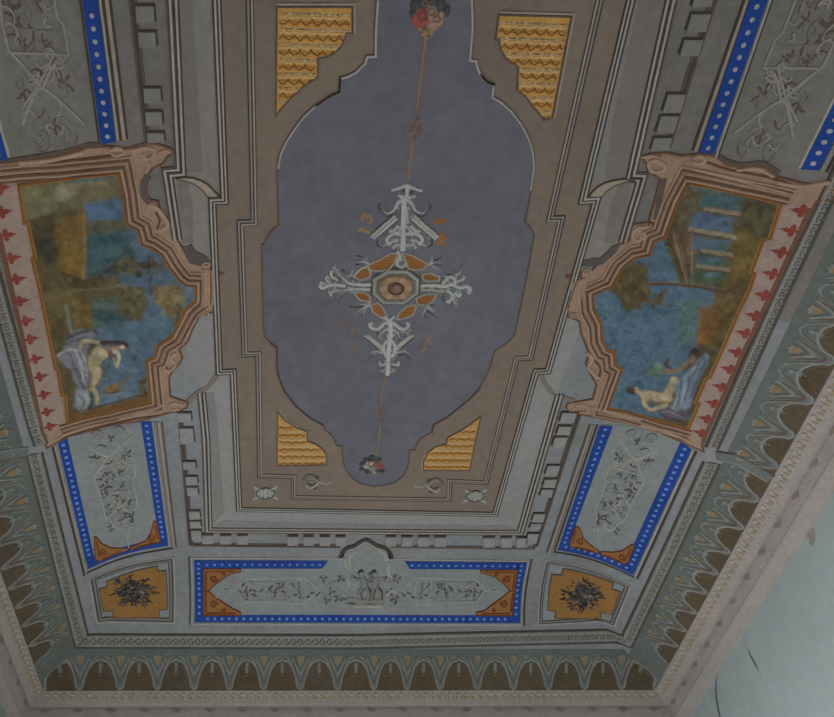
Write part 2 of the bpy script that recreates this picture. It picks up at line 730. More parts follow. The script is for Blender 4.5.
# cracks and lost plaster on the right wall
def on_wall(px, py, inn=0.003):
    a, n = EDG[1]
    d = ray(px, py)
    t = ((a - CAM[:2]) @ n - OH + inn) / (d[:2] @ n)
    return CAM + t * d


def wall_strip(pts, w, name, nm):
    R = Relief()
    d = np.array([0, 0, 1.0])
    t = np.append(WALLQ[2] - WALLQ[1], 0); t = t / np.linalg.norm(t)
    p3 = [on_wall(*p) for p in pts]
    v = []
    for k, p in enumerate(p3):
        ww = w * (0.35 + 0.65 * math.sin(math.pi * (k + .5) / len(p3)))
        v += [tuple(p - t * ww / 2), tuple(p + t * ww / 2)]
    R.raw(v, [[2 * k, 2 * k + 1, 2 * k + 3, 2 * k + 2] for k in range(len(p3) - 1)], nm)
    return R.build(name, wall_right)


wall_strip([(719, 670), (716, 680), (715.5, 690), (716.5, 700), (718, 708), (720, 717), (722, 728)], 0.028, 'crack', 'crack_dark')
wall_strip([(748, 650), (751, 657), (755, 664), (758, 670)], 0.014, 'crack', 'crack_dark')
wall_strip([(780, 604), (790, 592), (800, 580)], 0.012, 'crack', 'bare_plaster')


def wall_patch(pts, nm):
    R = Relief()
    R.raw([tuple(on_wall(*p)) for p in pts], [list(range(len(pts)))], nm)
    return R.build('bare_plaster_patch', wall_right)


wall_patch([(806, 533), (811, 528), (814, 532), (814.5, 541), (812, 546), (808.5, 543), (809, 538), (805.5, 537)], 'bare_plaster')

# ================================================================== FLAT OF THE CEILING
# brown distempered field with its two moulded outlines
FIELD_OUT = [(236, 511), (497.5, 515.5), (536.5, 371.5), (550, 371), (599.5, 198.5), (584, 199.5), (634, -4), ('m', 497.5, 515.5),
             ('m', 236, 511), (214, -4), (222, 199), (209, 199), (215.5, 373), (230, 372.5)]
t = thing('ceiling_panel', 'large brown flat ceiling panel with stepped sides around the blue field', 'ceiling panel', P(300, 440))
R = Relief(); R.poly(PL(FIELD_OUT), 'brown_field', 0.004); R.build('field', t)

B1L = [('m', 239.3, 508.7), (217, 0), (224.8, 200.5), (212.5, 201), (219.5, 371.5), (233.3, 371), (239.3, 508.7), (494.8, 513.5), (535.5, 371),
       (547.5, 370.5), (596, 199.5), (582, 200.5), (630, 0), ('m', 494.8, 513.5)]
b1 = PL(B1L) + [P('m', 239.3, 508.7)]
R = Relief()
R.line(offs(b1, 0.020), 0.009, 'line_dark', 0.012)
R.line(offs(b1, 0.009), 0.010, 'line_light', 0.014)
R.line(b1, 0.009, 'line_dark', 0.012)
R.line(offs(b1, -0.010), 0.008, 'line_light', 0.012)
R.line(offs(b1, -0.019), 0.007, 'line_dark', 0.010)
R.build('outer_moulding', t)

B2L = [('m', 259.5, 475.5), (249, 0), (253.5, 221.5), (239.5, 222), (244.3, 354.5), (257.8, 354), (259.5, 475.5), (293, 476.5), (293, 497),
       (449.5, 499.5), (450, 480.8), (486, 482.5), (517, 358.5), (530.5, 358), (562, 217.5), (550.5, 218), (600, 0), ('m', 486, 482.5), ('m', 450, 480.8), ('m', 449.5, 499.5), ('m', 293, 497), ('m', 293, 476.5), ('m', 259.5, 475.5)]
b2 = PL(B2L)
R = Relief()
R.line(offs(b2, 0.013), 0.008, 'line_dark', 0.010)
R.line(offs(b2, 0.004), 0.010, 'cove_mid', 0.009)
R.line(offs(b2, -0.005), 0.007, 'line_dark', 0.010)
R.line(offs(b2, -0.014), 0.008, 'line_cream', 0.011)
R.line(offs(b2, -0.021), 0.006, 'line_brown', 0.010)
R.build('inner_moulding', t)

# night-blue quatrefoil
BL = [(376.5, 0), (374.6, 30), (374.3, 55), (366, 55.7), (364, 62.5), (355.2, 71.3), (347, 75.5), (339.5, 77.2), (338.6, 91), (329, 95.3),
      (315, 105), (303, 116), (294, 128), (285, 142), (280, 153), (277.3, 168), (278, 200), (278.6, 224.6), (272, 230), (267.5, 236),
      (264.8, 243), (261.8, 244), (262.5, 290), (263.8, 330), (264.6, 336), (270.5, 341.8), (277.6, 346.8), (277.3, 360), (278, 372), (284, 389),
      (295.7, 404.7), (310.8, 417.3), (323.4, 424), (324.4, 428.3), (333, 436), (336.6, 444.8), (342.1, 445.4), (342.6, 458), (345, 467),
      (350, 475), (357.6, 481.2), (366, 484.3), (374, 485.5), (386, 484.5), (396, 481), (403, 475), (407.5, 467), (409, 458),
      (409.2, 449.4), (415.1, 449.3), (416.8, 442.6), (421.8, 436.7), (431.3, 431.7), (433, 424), (446, 416.5), (459, 406.5), (471, 396.5), (480, 386),
      (489, 369), (494.3, 350), (503, 345), (510, 339.5), (514.4, 334), (524, 288), (531.5, 248), (533.7, 235.4), (530.4, 227), (524.5, 222),
      (531, 190), (534.3, 167), (533.5, 153), (530, 140), (522, 124), (511, 110), (501, 101), (492.7, 96.3), (494.8, 83.6), (486.8, 80.6),
      (480.5, 73), (477.8, 65.5), (477, 59.7), (470.8, 59), (473.5, 28), (472.5, 0), (469, -16), (460, -28), (445, -37), (427, -40), (408, -37), (392, -28), (381, -14)]
t = thing('blue_field', 'dusky blue lobed field at the middle of the ceiling', 'painted field', P(397, 286))
bl = PL(BL)
R = Relief(0.004); R.poly(bl, 'night_blue', 0.007); R.build('field', t)
R = Relief()
R.line(bl, 0.009, 'line_brown', 0.011, closed=True)
# pale fillet on the near lobes, dark fillet on the far ones
for a, b in ((0, 11), (76, 89)):
    R.line(offs(bl[a:b], -0.006), 0.010, 'line_light', 0.013)
R.line(offs(bl[7:16], -0.005), 0.008, 'line_light', 0.013)
R.line(offs(bl[68:79], -0.005), 0.008, 'line_light', 0.013)
R.line(offs(bl[25:33], 0.004), 0.010, 'line_dark', 0.013)
R.line(offs(bl[52:58], 0.004), 0.008, 'line_dark', 0.013)
R.build('edge_fillet', t)


# gold spandrel panels painted with rows of scales
def spandrel(pts, label, near):
    t = thing('gold_spandrel', label, 'painted panel', np.mean(PL(pts), 0), 'gold spandrels around the blue field')
    pp = PL(pts)
    R = Relief(0.004); R.poly(pp, 'gold_paint', 0.007); R.build('field', t)
    R = Relief()
    R.line(pp, 0.008, 'line_brown', 0.011, closed=True)
    R.line(offs(pp[:3], -0.012), 0.008, 'line_cream', 0.011)
    R.build('edge_line', t)
    # scales: rows across, each row a pale wavy crest and a red-brown arcade
    ys = [p[1] for p in pp]; xs = [p[0] for p in pp]
    R = Relief()

    def spans(y):
        c = []
        for a, b in zip(pp, pp[1:] + pp[:1]):
            if (a[1] - y) * (b[1] - y) < 0:
                c.append(a[0] + (y - a[1]) / (b[1] - a[1]) * (b[0] - a[0]))
        return sorted(c)
    y0, y1 = min(ys), max(ys)
    pitch = 0.068
    n = int((y1 - y0) / pitch)
    for k in range(n):
        y = y0 + pitch * (k + .45)
        for dy, nm, w, amp in ((0.0, 'gold_light', 0.006, .005), (0.008, 'gold_light', 0.005, -.007), (0.015, 'gold_light', 0.006, .006), (0.028, 'gold_dark', 0.006, .024), (0.046, 'gold_mid', 0.004, -.010)):
            c = spans(y + dy)
            for i in range(0, len(c) - 1, 2):
                a, b = c[i] + .012, c[i + 1] - .012
                if b - a < .03:
                    continue
                m = max(3, int((b - a) / .0055))
                R.line([(a + (b - a) * j / m, y + dy + amp * abs(math.sin((a + (b - a) * j / m) * 57 + k * 1.57)) + random.uniform(-.003, .003))
                        for j in range(m + 1)], w, nm, 0.0095, step=0.05)
    R.build('scale_rows', t)


spandrel([(277, 7), (352, 7), (352.2, 33.2), (346.4, 33.2), (341.5, 45.9), (333.7, 53.7), (326, 56.8), (317.7, 58), (317.7, 77), (304.2, 85.6),
          (290.8, 98), (280.7, 109), (275.8, 115.8)], 'gold scaled spandrel by the bouquet with the red rose, on the left', True)
spandrel([(498.5, 14.8), (570.7, 16.8), (551.4, 117.5), (546, 119), (542, 117), (533.8, 107.5), (525, 96), (517, 89.8), (517.8, 66.3), (506, 58.8),
          (500, 48.7), (498.5, 39.5), (495.2, 39.5)], 'gold scaled spandrel by the bouquet with the red rose, on the right', True)
spandrel([(277.8, 411.4), (285.6, 420.6), (297.4, 427.4), (307, 430.7), (307.3, 440.4), (317.3, 444.3), (323.2, 449.3), (326.5, 455), (326.5, 464.4),
          (277, 465)], 'small gold scaled spandrel beside the far bouquet, on the left', False)
spandrel([(423.5, 469.5), (423.5, 461), (427.7, 451.8), (436, 446), (446, 443.4), (447.8, 436.7), (459.5, 430.5), (470, 424), (480.3, 416), (469.2, 469.8)],
         'small gold scaled spandrel beside the far bouquet, on the right', False)


# grey corner rosettes and sprigs at the far end of the brown panel
def corner_rosette(q, label):
    f = quad_map(q)
    t = thing('square_rosette', label, 'painted ornament', f(.5, .5), 'far corner rosettes')
    R = Relief()
    R.poly([f(*p) for p in ((.08, .1), (.5, .18), (.92, .1), (.86, .5), (.92, .9), (.5, .82), (.08, .9), (.14, .5))], 'relief_mid', 0.008)
    R.build('ground', t)
    R = Relief()
    for a in range(8):
        an = a * 45
        R.line([f(.5 + .10 * math.cos(math.radians(an)), .5 + .10 * math.sin(math.radians(an))),
                f(.5 + .30 * math.cos(math.radians(an)), .5 + .30 * math.sin(math.radians(an)))], 0.024, 'relief_light', 0.014, rnd=True)
    R.line([f(*p) for p in arc(.5, .5, .34, .34, 0, 360, 18)], 0.007, 'relief_dark', 0.013)
    for u, v in ((.06, .08), (.94, .08), (.06, .92), (.94, .92)):
        R.line([f(u, v), f(u + (.5 - u) * .45, v + (.5 - v) * .45)], 0.022, 'relief_light', 0.012, rnd=True)
    R.dome(f(.5, .5), .02, .02, 0, 'relief_light', .018)
    R.build('petals', t)


corner_rosette([(252, 485), (279, 484.5), (279.5, 500), (251.5, 500.5)], 'grey square rosette in the far left corner of the brown panel')
corner_rosette([(463, 488), (489, 487), (487, 503.5), (460.5, 503)], 'grey square rosette in the far right corner of the brown panel')


def sprig(cx, cy, s, label):
    t = thing('scroll_sprig', label, 'painted ornament', P(cx, cy), 'sprigs at the far end')
    R = Relief()
    q = lambda pts: PL([(cx + s * x, cy + y) for x, y in pts])
    R.line(q(smooth([(16, 1), (9, 2.5), (3, 0.5), (-3, -4), (-8, -4), (-11, 0), (-7, 4)])), 0.018, 'relief_light', 0.013, rnd=True, taper=True)
    R.line(q(smooth([(3, 1), (-1, 5), (-6, 7), (-10, 4)])), 0.020, 'relief_light', 0.013, rnd=True)
    R.line(q(smooth([(1, -2), (-3, 2), (-8, 0)])), 0.014, 'relief_mid', 0.012, rnd=True)
    R.build('scroll', t)
    R = Relief()
    R.line(q(smooth([(2, -1), (-3, -6), (-9, -6), (-13, -1)])), 0.008, 'relief_dark', 0.010)
    R.line(q(smooth([(0, 2), (-4, 4), (-8, 2.5)])), 0.012, 'relief_dark', 0.011)
    R.line(q([(3, -3), (0, -6)]), 0.012, 'relief_dark', 0.011)
    R.line(q([(-3, 7.5), (1, 7)]), 0.010, 'relief_dark', 0.011)
    R.build('painted_outline', t)


sprig(316, 480.5, 1, 'grey scroll sprig left of the far tip of the blue field')
sprig(430, 484, -1, 'grey scroll sprig right of the far tip of the blue field')

# ------------------------------------------------------------------ central rosette
t = thing('centre_rosette', 'grey scrolled rosette with gold lattice around a brown octagon boss', 'ceiling rosette', P(396.7, 286))
Z1 = lambda x, y: (310 + x * .2931, 175 + y * .2931)        # enlarged study of the rosette
Z2 = lambda x, y: (360 + x * .0959, 255 + y * .0959)
p1 = lambda pts: PL([Z1(*p) for p in pts])
p2 = lambda pts: PL([Z2(*p) for p in pts])
for pts in ([(196, 305), (240, 285), (272, 266), (300, 264), (286, 300), (270, 318), (240, 326), (205, 322)],
            [(148, 342), (172, 318), (196, 309), (206, 330), (204, 346), (172, 356)],
            [(313, 264), (350, 272), (380, 290), (402, 302), (386, 318), (356, 322), (334, 316), (325, 290)],
            [(384, 336), (410, 332), (440, 345), (440, 358), (400, 360), (384, 352)],
            [(148, 398), (185, 398), (204, 412), (205, 428), (170, 424)],
            [(206, 440), (232, 434), (248, 450), (262, 478), (262, 492), (236, 480), (214, 464)],
            [(362, 416), (398, 404), (430, 404), (420, 426), (398, 442), (366, 438)],
            [(296, 490), (304, 468), (326, 448), (352, 438), (362, 448), (352, 474), (322, 486)]):
    R = Relief(0.007)
    pp = p1(pts)
    R.poly(pp, 'orange_paint', 0.011)
    R.line(pp, 0.013, 'relief_light', 0.017, closed=True, rnd=True)
    ys = [p[1] for p in pp]; 
    for k in range(6):                                        # lattice hatching
        y = min(ys) + (max(ys) - min(ys)) * (k + .7) / 6.6
        c = sorted(a[0] + (y - a[1]) / (b[1] - a[1]) * (b[0] - a[0]) for a, b in zip(pp, pp[1:] + pp[:1]) if (a[1] - y) * (b[1] - y) < 0)
        if len(c) >= 2:
            R.line([(c[0] + .008, y), (c[-1] - .008, y)], 0.004, 'gold_dark', 0.0125)
    R.build('gold_lattice', t)
R = Relief(0.007)
o_out = p2([(120, 225), (285, 122), (495, 128), (640, 235), (622, 405), (458, 515), (245, 512), (112, 395)])
R.poly(o_out, 'relief_dark', 0.013); R.build('octagon_ground', t)
R = Relief(0.007)
o1 = [(150, 243), (292, 160), (486, 164), (595, 246), (588, 385), (452, 486), (250, 484), (146, 388)]
R.line(p2(o1), 0.022, 'relief_light', 0.026, closed=True, rnd=True)
o2 = [(172, 256), (300, 188), (470, 192), (568, 262), (558, 380), (444, 468), (258, 466), (166, 382)]
R.line(p2(o2), 0.012, 'relief_mid', 0.020, closed=True, rnd=True)
R.build('octagon_frame', t)
R = Relief(0.007)
R.poly(p2([(188, 262), (302, 205), (460, 208), (552, 268), (544, 376), (440, 456), (262, 452), (182, 376)]), 'boss_brown', 0.017)
for a in range(12):
    an = math.radians(a * 30)
    x, y = 370 + 128 * math.cos(an), 335 + 92 * math.sin(an)
    R.dome(P(*Z2(x, y)), .026, .032, -an, 'blossom_ochre' if a % 2 else 'rosette_peach', .022, base=.017)
R.line(p2(arc(370, 335, 78, 62, 0, 350, 18)), 0.014, 'pink_dark', 0.030, closed=True, rnd=True)
R.dome(P(*Z2(370, 335)), .036, .036, 0, 'boss_brown', .036, base=.018)
R.build('boss', t)


def scrolls(par, name, strokes, sil=None):
    R = Relief(0.007)
    if sil:
        R.poly(p1(sil), 'silhouette_grey', 0.0105)
        g = random.Random(len(strokes) + int(sil[0][0]))
        xs = [p[0] for p in sil]; ys = [p[1] for p in sil]
        k = 0
        while k < 44:                                         # small curled leaflets
            x, y = g.uniform(min(xs), max(xs)), g.uniform(min(ys), max(ys))
            ins = False
            for (xa, ya), (xb, yb) in zip(sil, sil[1:] + sil[:1]):
                if (ya > y) != (yb > y) and x < (xb - xa) * (y - ya) / (yb - ya) + xa:
                    ins = not ins
            if not ins:
                continue
            k += 1
            a, r, w = g.uniform(0, 360), g.uniform(5, 9), g.choice((LI, LI, MI, DA))
            R.line(p1(spiral(x, y, r, r * .5, a, a + g.choice((-200, 200)), 6)), g.uniform(.009, .014), w, 0.016 if w != DA else .0125, rnd=True, taper=True, step=.03)
    for s in strokes:
        pts, w, nm = s[0], s[1], s[2]
        tp = s[3] if len(s) > 3 else False
        R.line(p1(smooth(pts)), w, nm, 0.018 if nm == LI else 0.015 if nm == MI else 0.0125, rnd=True, taper=tp, step=.03)
    return R.build(name, par)


def mirx(strokes, cx):
    return [([(2 * cx - x, y) for x, y in s[0]],) + tuple(s[1:]) for s in strokes]


LI, MI, DA = 'stucco_white', 'relief_light', 'relief_dark'
near_half = [([(322, 78), (300, 92), (285, 118), (262, 128), (248, 116), (242, 98)], .026, LI, True),
             ([(242, 98), (232, 104), (238, 118)], .012, DA),
             ([(300, 96), (285, 128), (262, 140), (246, 128)], .014, DA, True),
             ([(290, 138), (250, 172), (206, 210)], .022, MI), ([(296, 146), (258, 180), (216, 216)], .018, LI),
             ([(284, 134), (244, 168), (202, 206)], .008, DA), ([(300, 154), (264, 184), (226, 216)], .008, DA),
             ([(318, 200), (292, 196), (270, 206), (262, 222), (274, 236)], .022, LI), ([(300, 218), (276, 226), (250, 240), (236, 228), (238, 214)], .020, LI, True),
             ([(246, 244), (228, 236), (230, 220)], .010, DA), ([(318, 240), (294, 236), (282, 248)], .022, MI),
             ([(300, 170), (286, 186), (268, 190)], .020, LI), ([(318, 170), (304, 186), (296, 206)], .020, MI),
             ([(276, 240), (262, 232), (262, 216)], .007, DA), ([(308, 212), (296, 208), (286, 214)], .007, DA)]
near_mid = [([(332, 28), (330, 70)], .026, LI), ([(280, 54), (310, 46), (335, 62), (358, 50), (384, 56)], .016, DA),
            ([(276, 50), (306, 42), (330, 34), (356, 44), (382, 52)], .022, LI), ([(300, 66), (330, 76), (360, 68)], .020, LI),
            ([(320, 74), (318, 160), (316, 256)], .034, LI), ([(322, 90), (330, 120), (332, 160)], .018, MI),
            ([(312, 100), (306, 140), (308, 180)], .008, DA), ([(330, 100), (334, 140), (330, 180)], .008, DA),
            ([(296, 258), (306, 275), (296, 300), (312, 312), (330, 300)], .020, LI), ([(302, 270), (314, 290)], .018, MI)]
scrolls(t, 'near_scroll_crest', near_half + mirx(near_half, 322) + near_mid,
        [(318, 76), (334, 76), (350, 100), (362, 130), (376, 165), (400, 205), (410, 236), (380, 232), (356, 246), (330, 256), (318, 262), (300, 250), (276, 246), (240, 240), (226, 224), (232, 206), (262, 206), (286, 180), (300, 140), (296, 110), (306, 90)])
far_half = [([(274, 500), (252, 504), (232, 522), (212, 520), (204, 508), (214, 500)], .024, LI), ([(240, 520), (228, 536), (244, 540)], .014, DA),
            ([(272, 520), (250, 530), (236, 548), (248, 560)], .022, LI, True), ([(186, 544), (214, 566), (252, 600)], .022, MI), ([(196, 544), (224, 566), (256, 592)], .016, LI),
            ([(182, 550), (212, 574), (246, 606)], .008, DA), ([(262, 560), (250, 586), (256, 610), (264, 618)], .022, LI),
            ([(250, 604), (222, 598), (200, 608), (186, 622)], .018, LI, True), ([(240, 614), (216, 612), (196, 628)], .010, DA, True),
            ([(262, 640), (240, 646), (238, 632)], .018, LI), ([(262, 656), (246, 664), (228, 660)], .014, LI, True), ([(250, 480), (268, 492)], .020, LI)]
far_mid = [([(272, 488), (274, 540), (268, 600), (264, 680)], .034, LI), ([(262, 540), (270, 560), (284, 544)], .018, MI),
           ([(280, 520), (284, 560), (276, 590)], .008, DA), ([(260, 520), (258, 560), (264, 590)], .008, DA),
           ([(300, 500), (318, 512), (326, 524)], .016, DA), ([(240, 666), (264, 672), (296, 664)], .012, MI)]
scrolls(t, 'far_scroll_crest', far_half + mirx(far_half, 270) + far_mid,
        [(266, 478), (284, 484), (320, 500), (346, 518), (340, 545), (310, 540), (300, 565), (330, 610), (300, 600), (290, 625), (280, 650), (290, 665), (264, 684), (236, 664), (256, 650), (250, 628), (226, 612), (200, 612), (236, 592), (246, 560), (228, 540), (204, 514), (230, 500)])
left_s = [([(206, 372), (170, 372), (134, 366), (112, 348), (92, 328), (84, 300), (82, 284)], .028, LI, True),
          ([(204, 388), (160, 386), (120, 390), (96, 404), (84, 418)], .024, LI, True), ([(200, 380), (160, 378), (116, 376)], .010, DA),
          ([(120, 376), (90, 372), (62, 374), (44, 384), (34, 376), (42, 362)], .024, LI), ([(70, 366), (54, 352), (62, 342)], .016, LI),
          ([(96, 356), (74, 344), (72, 322)], .018, LI), ([(100, 390), (74, 396), (70, 410)], .016, LI),
          ([(110, 340), (96, 350), (104, 366), (122, 360)], .014, DA), ([(48, 392), (34, 390)], .012, DA), ([(124, 348), (140, 338), (146, 320)], .014, MI),
          ([(86, 330), (76, 352), (88, 362)], .008, DA), ([(130, 400), (110, 410), (98, 430)], .009, DA, True),
          ([(200, 300), (184, 290), (174, 272)], .018, LI, True), ([(188, 292), (166, 294), (148, 286)], .018, LI, True), ([(176, 278), (152, 272)], .012, DA, True),
          ([(180, 300), (160, 304), (148, 300)], .012, DA, True), ([(192, 286), (192, 270)], .014, LI, True), ([(150, 342), (170, 320), (196, 308)], .014, LI),
          ([(208, 430), (186, 440), (160, 436), (134, 440)], .020, MI, True), ([(204, 440), (180, 452), (152, 468), (132, 462)], .018, LI, True),
          ([(190, 450), (182, 468), (186, 484)], .016, MI, True), ([(180, 446), (152, 450), (132, 446)], .012, DA, True), ([(186, 470), (170, 478)], .010, DA, True)]
right_s = [([(376, 376), (420, 374), (456, 378), (484, 370)], .026, LI), ([(380, 390), (420, 390), (450, 396), (476, 384)], .016, MI),
           ([(388, 382), (430, 382), (460, 386)], .008, DA), ([(440, 366), (456, 350), (468, 338), (500, 334), (514, 312), (520, 302)], .018, DA, True),
           ([(452, 370), (470, 346), (490, 350), (494, 366), (478, 370)], .022, LI), ([(494, 340), (510, 330), (518, 314)], .020, LI, True),
           ([(486, 372), (510, 382), (534, 378), (546, 388), (540, 402)], .024, LI), ([(500, 362), (522, 352), (524, 340)], .018, LI),
           ([(470, 392), (484, 408), (476, 426), (462, 430)], .022, LI), ([(490, 400), (508, 412), (514, 398)], .018, LI), ([(486, 420), (498, 444), (492, 464)], .014, LI, True),
           ([(498, 380), (510, 396), (528, 402)], .012, DA), ([(456, 402), (452, 420), (466, 436)], .010, DA), ([(506, 352), (514, 366)], .010, DA),
           ([(404, 306), (420, 296), (446, 294), (466, 290)], .018, LI, True), ([(410, 300), (416, 284), (410, 268)], .018, LI, True), ([(420, 290), (440, 284), (450, 272)], .014, DA, True),
           ([(416, 310), (440, 318), (452, 332)], .016, MI, True), ([(424, 300), (436, 306), (452, 308)], .012, DA, True),
           ([(396, 452), (384, 474), (390, 492)], .016, MI, True), ([(400, 446), (424, 462), (440, 460)], .018, LI, True), ([(398, 462), (420, 476), (438, 488)], .014, DA, True),
           ([(410, 440), (428, 446)], .012, DA, True), ([(388, 478), (404, 488)], .012, DA, True)]
scrolls(t, 'left_scroll_arm', left_s,
        [(206, 366), (170, 364), (140, 352), (118, 330), (96, 320), (82, 282), (76, 318), (84, 346), (64, 350), (36, 374), (60, 388), (66, 408), (90, 404), (120, 410), (140, 398), (206, 394)])
scrolls(t, 'right_scroll_arm', right_s,
        [(380, 368), (440, 368), (450, 352), (480, 334), (520, 304), (516, 334), (528, 352), (520, 372), (546, 386), (536, 404), (510, 404), (500, 440), (490, 460), (484, 430), (462, 432), (452, 404), (380, 394)])
R = Relief(0.007)
for (x, y, r) in ((437, 155, 9), (450, 158, 8), (460, 154, 7), (424, 160, 6), (440, 164, 6), (438, 205, 8), (452, 206, 9), (446, 222, 9), (456, 234, 6), (438, 232, 7), (462, 216, 6)):
    R.dome(P(*Z1(x, y)), r * .0019, r * .0022, r, 'orange_paint', .011, seg=7)
for (x, y, r) in ((184, 136, 8), (200, 140, 8), (210, 150, 6), (176, 148, 5), (180, 184, 8), (194, 190, 7), (168, 188, 6), (202, 196, 5), (206, 160, 5)):
    R.dome(P(*Z1(x, y)), r * .0019, r * .0022, r, 'blossom_ochre', .011, seg=7)
for (x, y, r) in ((90, 500, 7), (106, 516, 8), (120, 522, 7), (134, 512, 7), (146, 524, 9), (154, 540, 8), (146, 580, 8), (162, 586, 8), (156, 604, 7), (140, 592, 5),
                  (416, 546, 8), (404, 560, 9), (412, 572, 7), (396, 574, 6), (384, 600, 7), (378, 618, 6), (392, 590, 6), (82, 488, 5), (150, 620, 5)):
    R.dome(P(*Z1(x, y)), r * .0021, r * .0026, r, 'blossom_ochre' if x > 200 else 'boss_brown', .010, seg=7)
R.build('blossoms', t)


# ------------------------------------------------------------------ garlands: cord, lozenge, bouquet
def garland(cord1, cord2, loz, flowers, label, k):
    t = thing('garland', label, 'painted garland', P(*loz[0]), 'garlands on the axis of the blue field')
    for c in (cord1, cord2):
        R = Relief(0.007)
        R.line(PL(c), 0.014 * k, 'cord_rose', 0.014, rnd=True)
        R.line(offs(PL(c), .009 * k), 0.006, 'blossom_ochre', 0.011)
        R.build('cord', t)
    R = Relief(0.007)
    a, b, c, d = PL(loz)
    R.line([a, b, c, d], 0.012 * k, 'cord_rose', 0.014, closed=True, rnd=True)
    m = [(.5 * (p[0] + q[0]), .5 * (p[1] + q[1])) for p, q in ((a, b), (b, c), (c, d), (d, a))]
    R.line(m, 0.010 * k, 'boss_brown', 0.013, closed=True, rnd=True)
    R.line([m[0], m[2]], 0.008 * k, 'cord_rose', 0.013); R.line([m[1], m[3]], 0.008 * k, 'cord_rose', 0.013)
    R.build('lozenge', t)
    for name, items in flowers:
        R = Relief(0.007)
        if name == 'leaf_cluster':
            for (xa, ya, *_), (xb, yb, *_) in zip(items, items[1:]):
                R.line(PL([(xa, ya), (xb, yb)]), .012, 'foliage_dark', .012)
        for x, y, r, nm in items:
            R.dome(P(x, y), r, r * 1.1, x, nm, .020 + r * .1, seg=9)
            if r > .03:
                R.line(PL(spiral(x, y, r * 60, r * 110, 0, 400, 10)), .006, 'pink_dark' if nm == 'rosette_red' else 'boss_brown', .024 + r * .1)
        R.build(name, t)


fl_near = [('rose', [(421.5, 16.5, .050, 'rosette_red'), (418, 21, .02, 'rosette_red')]),
           ('peach_flower', [(430, 12, .040, 'rosette_peach'), (436, 19, .036, 'rosette_peach'), (432, 25, .030, 'rosette_peach'), (441, 14, .02, 'rosette_peach')]),
           ('leaf_cluster', [(416, 5, .03, 'foliage_dark'), (424, 3, .032, 'foliage_dark'), (432, 1, .03, 'foliage_dark'), (440, 5, .028, 'foliage_dark'), (446, 12, .02, 'foliage_dark'),
                             (413, 13, .018, 'foliage_dark'), (447, 8, .014, 'foliage_dark'), (425, 32, .022, 'blossom_ochre'), (431, 31, .018, 'blossom_ochre'), (420, 28, .016, 'blossom_ochre'), (426, 37, .014, 'blossom_ochre')])]
fl_far = [('rose', [(377, 463, .03, 'rosette_red'), (381, 466, .02, 'rosette_red')]),
          ('peach_flower', [(371, 462, .036, 'relief_light'), (366.5, 465.5, .026, 'relief_light'), (372, 468, .028, 'relief_mid')]),
          ('leaf_cluster', [(372, 456, .022, 'foliage_dark'), (362, 463, .022, 'foliage_dark'), (366, 458.5, .02, 'foliage_dark'), (379, 458.5, .018, 'foliage_dark'),
                            (361, 468, .018, 'foliage_dark'), (382, 470, .02, 'foliage_dark'), (374, 471.5, .02, 'rosette_peach'), (367, 471, .02, 'foliage_dark')])]
garland([(427, 32), (424.5, 55), (420, 92), (417.8, 108)], [(412.8, 144), (410.5, 165), (409.2, 181)],
        [(417.8, 107.8), (423, 127), (412.6, 144.3), (406.6, 128.6)], fl_near, 'long rose garland with red rose bouquet above the rosette', 1.0)
garland([(386.0, 376), (383, 392), (381, 405)], [(380.8, 421), (379, 440), (377.5, 455)],
        [(381, 404.5), (385.3, 412), (380.8, 421.5), (376.5, 413.5)], fl_far, 'short garland below the rosette ending in a small pale bouquet', 0.9)
LI, MI, DA = 'relief_light', 'relief_mid', 'relief_dark'

# ================================================================== COVED SIDES
# grey cove that rings the brown panel, with its double outer fillet and the four curled corbels
t = thing('cove_moulding', 'broad grey cove moulding that rings the brown panel', 'moulding', P(366, 522))
CI = [('m', 236, 511.5), (214.5, 0), (221.8, 198.5), (208.6, 199), (215.2, 373.5), (229.5, 373.5), (236, 511.5), (497.8, 515.8), (538.5, 372.5), (550.5, 372), (600, 197.5), (586, 198), (634, 0), ('m', 497.8, 515.8)]
CO = [('m', 209.7, 529), (175, 0), (183, 172.5), (170.5, 173), (177, 262), (180, 330), (203.5, 392), (208, 440), (209.7, 529), (519.5, 531.5), (557, 394), (590, 300), (620, 245), (638, 178.5), (627, 178), (668, 0), ('m', 519.5, 531.5)]
ci, co = PL(CI), PL(CO)
R = Relief(); R.poly(list(ci) + list(co)[::-1], 'cove_grey', 0.003); R.poly([ci[-1], ci[0], co[0], co[-1]], 'cove_grey', 0.003); R.build('cove', t)
R = Relief()
R.poly(PL([('m', 236, 511.5), (214.5, 0), (221.8, 198.5), (208.6, 199), (211.5, 268), (178, 268), (170.5, 173), (183, 172.5), (175, 0), ('m', 209.7, 529)]), 'cove_dull', .0037)
R.poly(PL([('m', 497.8, 515.8), (634, 0), (586, 198), (600, 197.5), (579.5, 268), (606, 268), (620, 245), (638, 178.5), (627, 178), (668, 0), ('m', 519.5, 531.5)]), 'cove_dull', .0037)
R.build('dull_near_stretch', t)  # darker, browner tone on the near half of the cove
R = Relief()
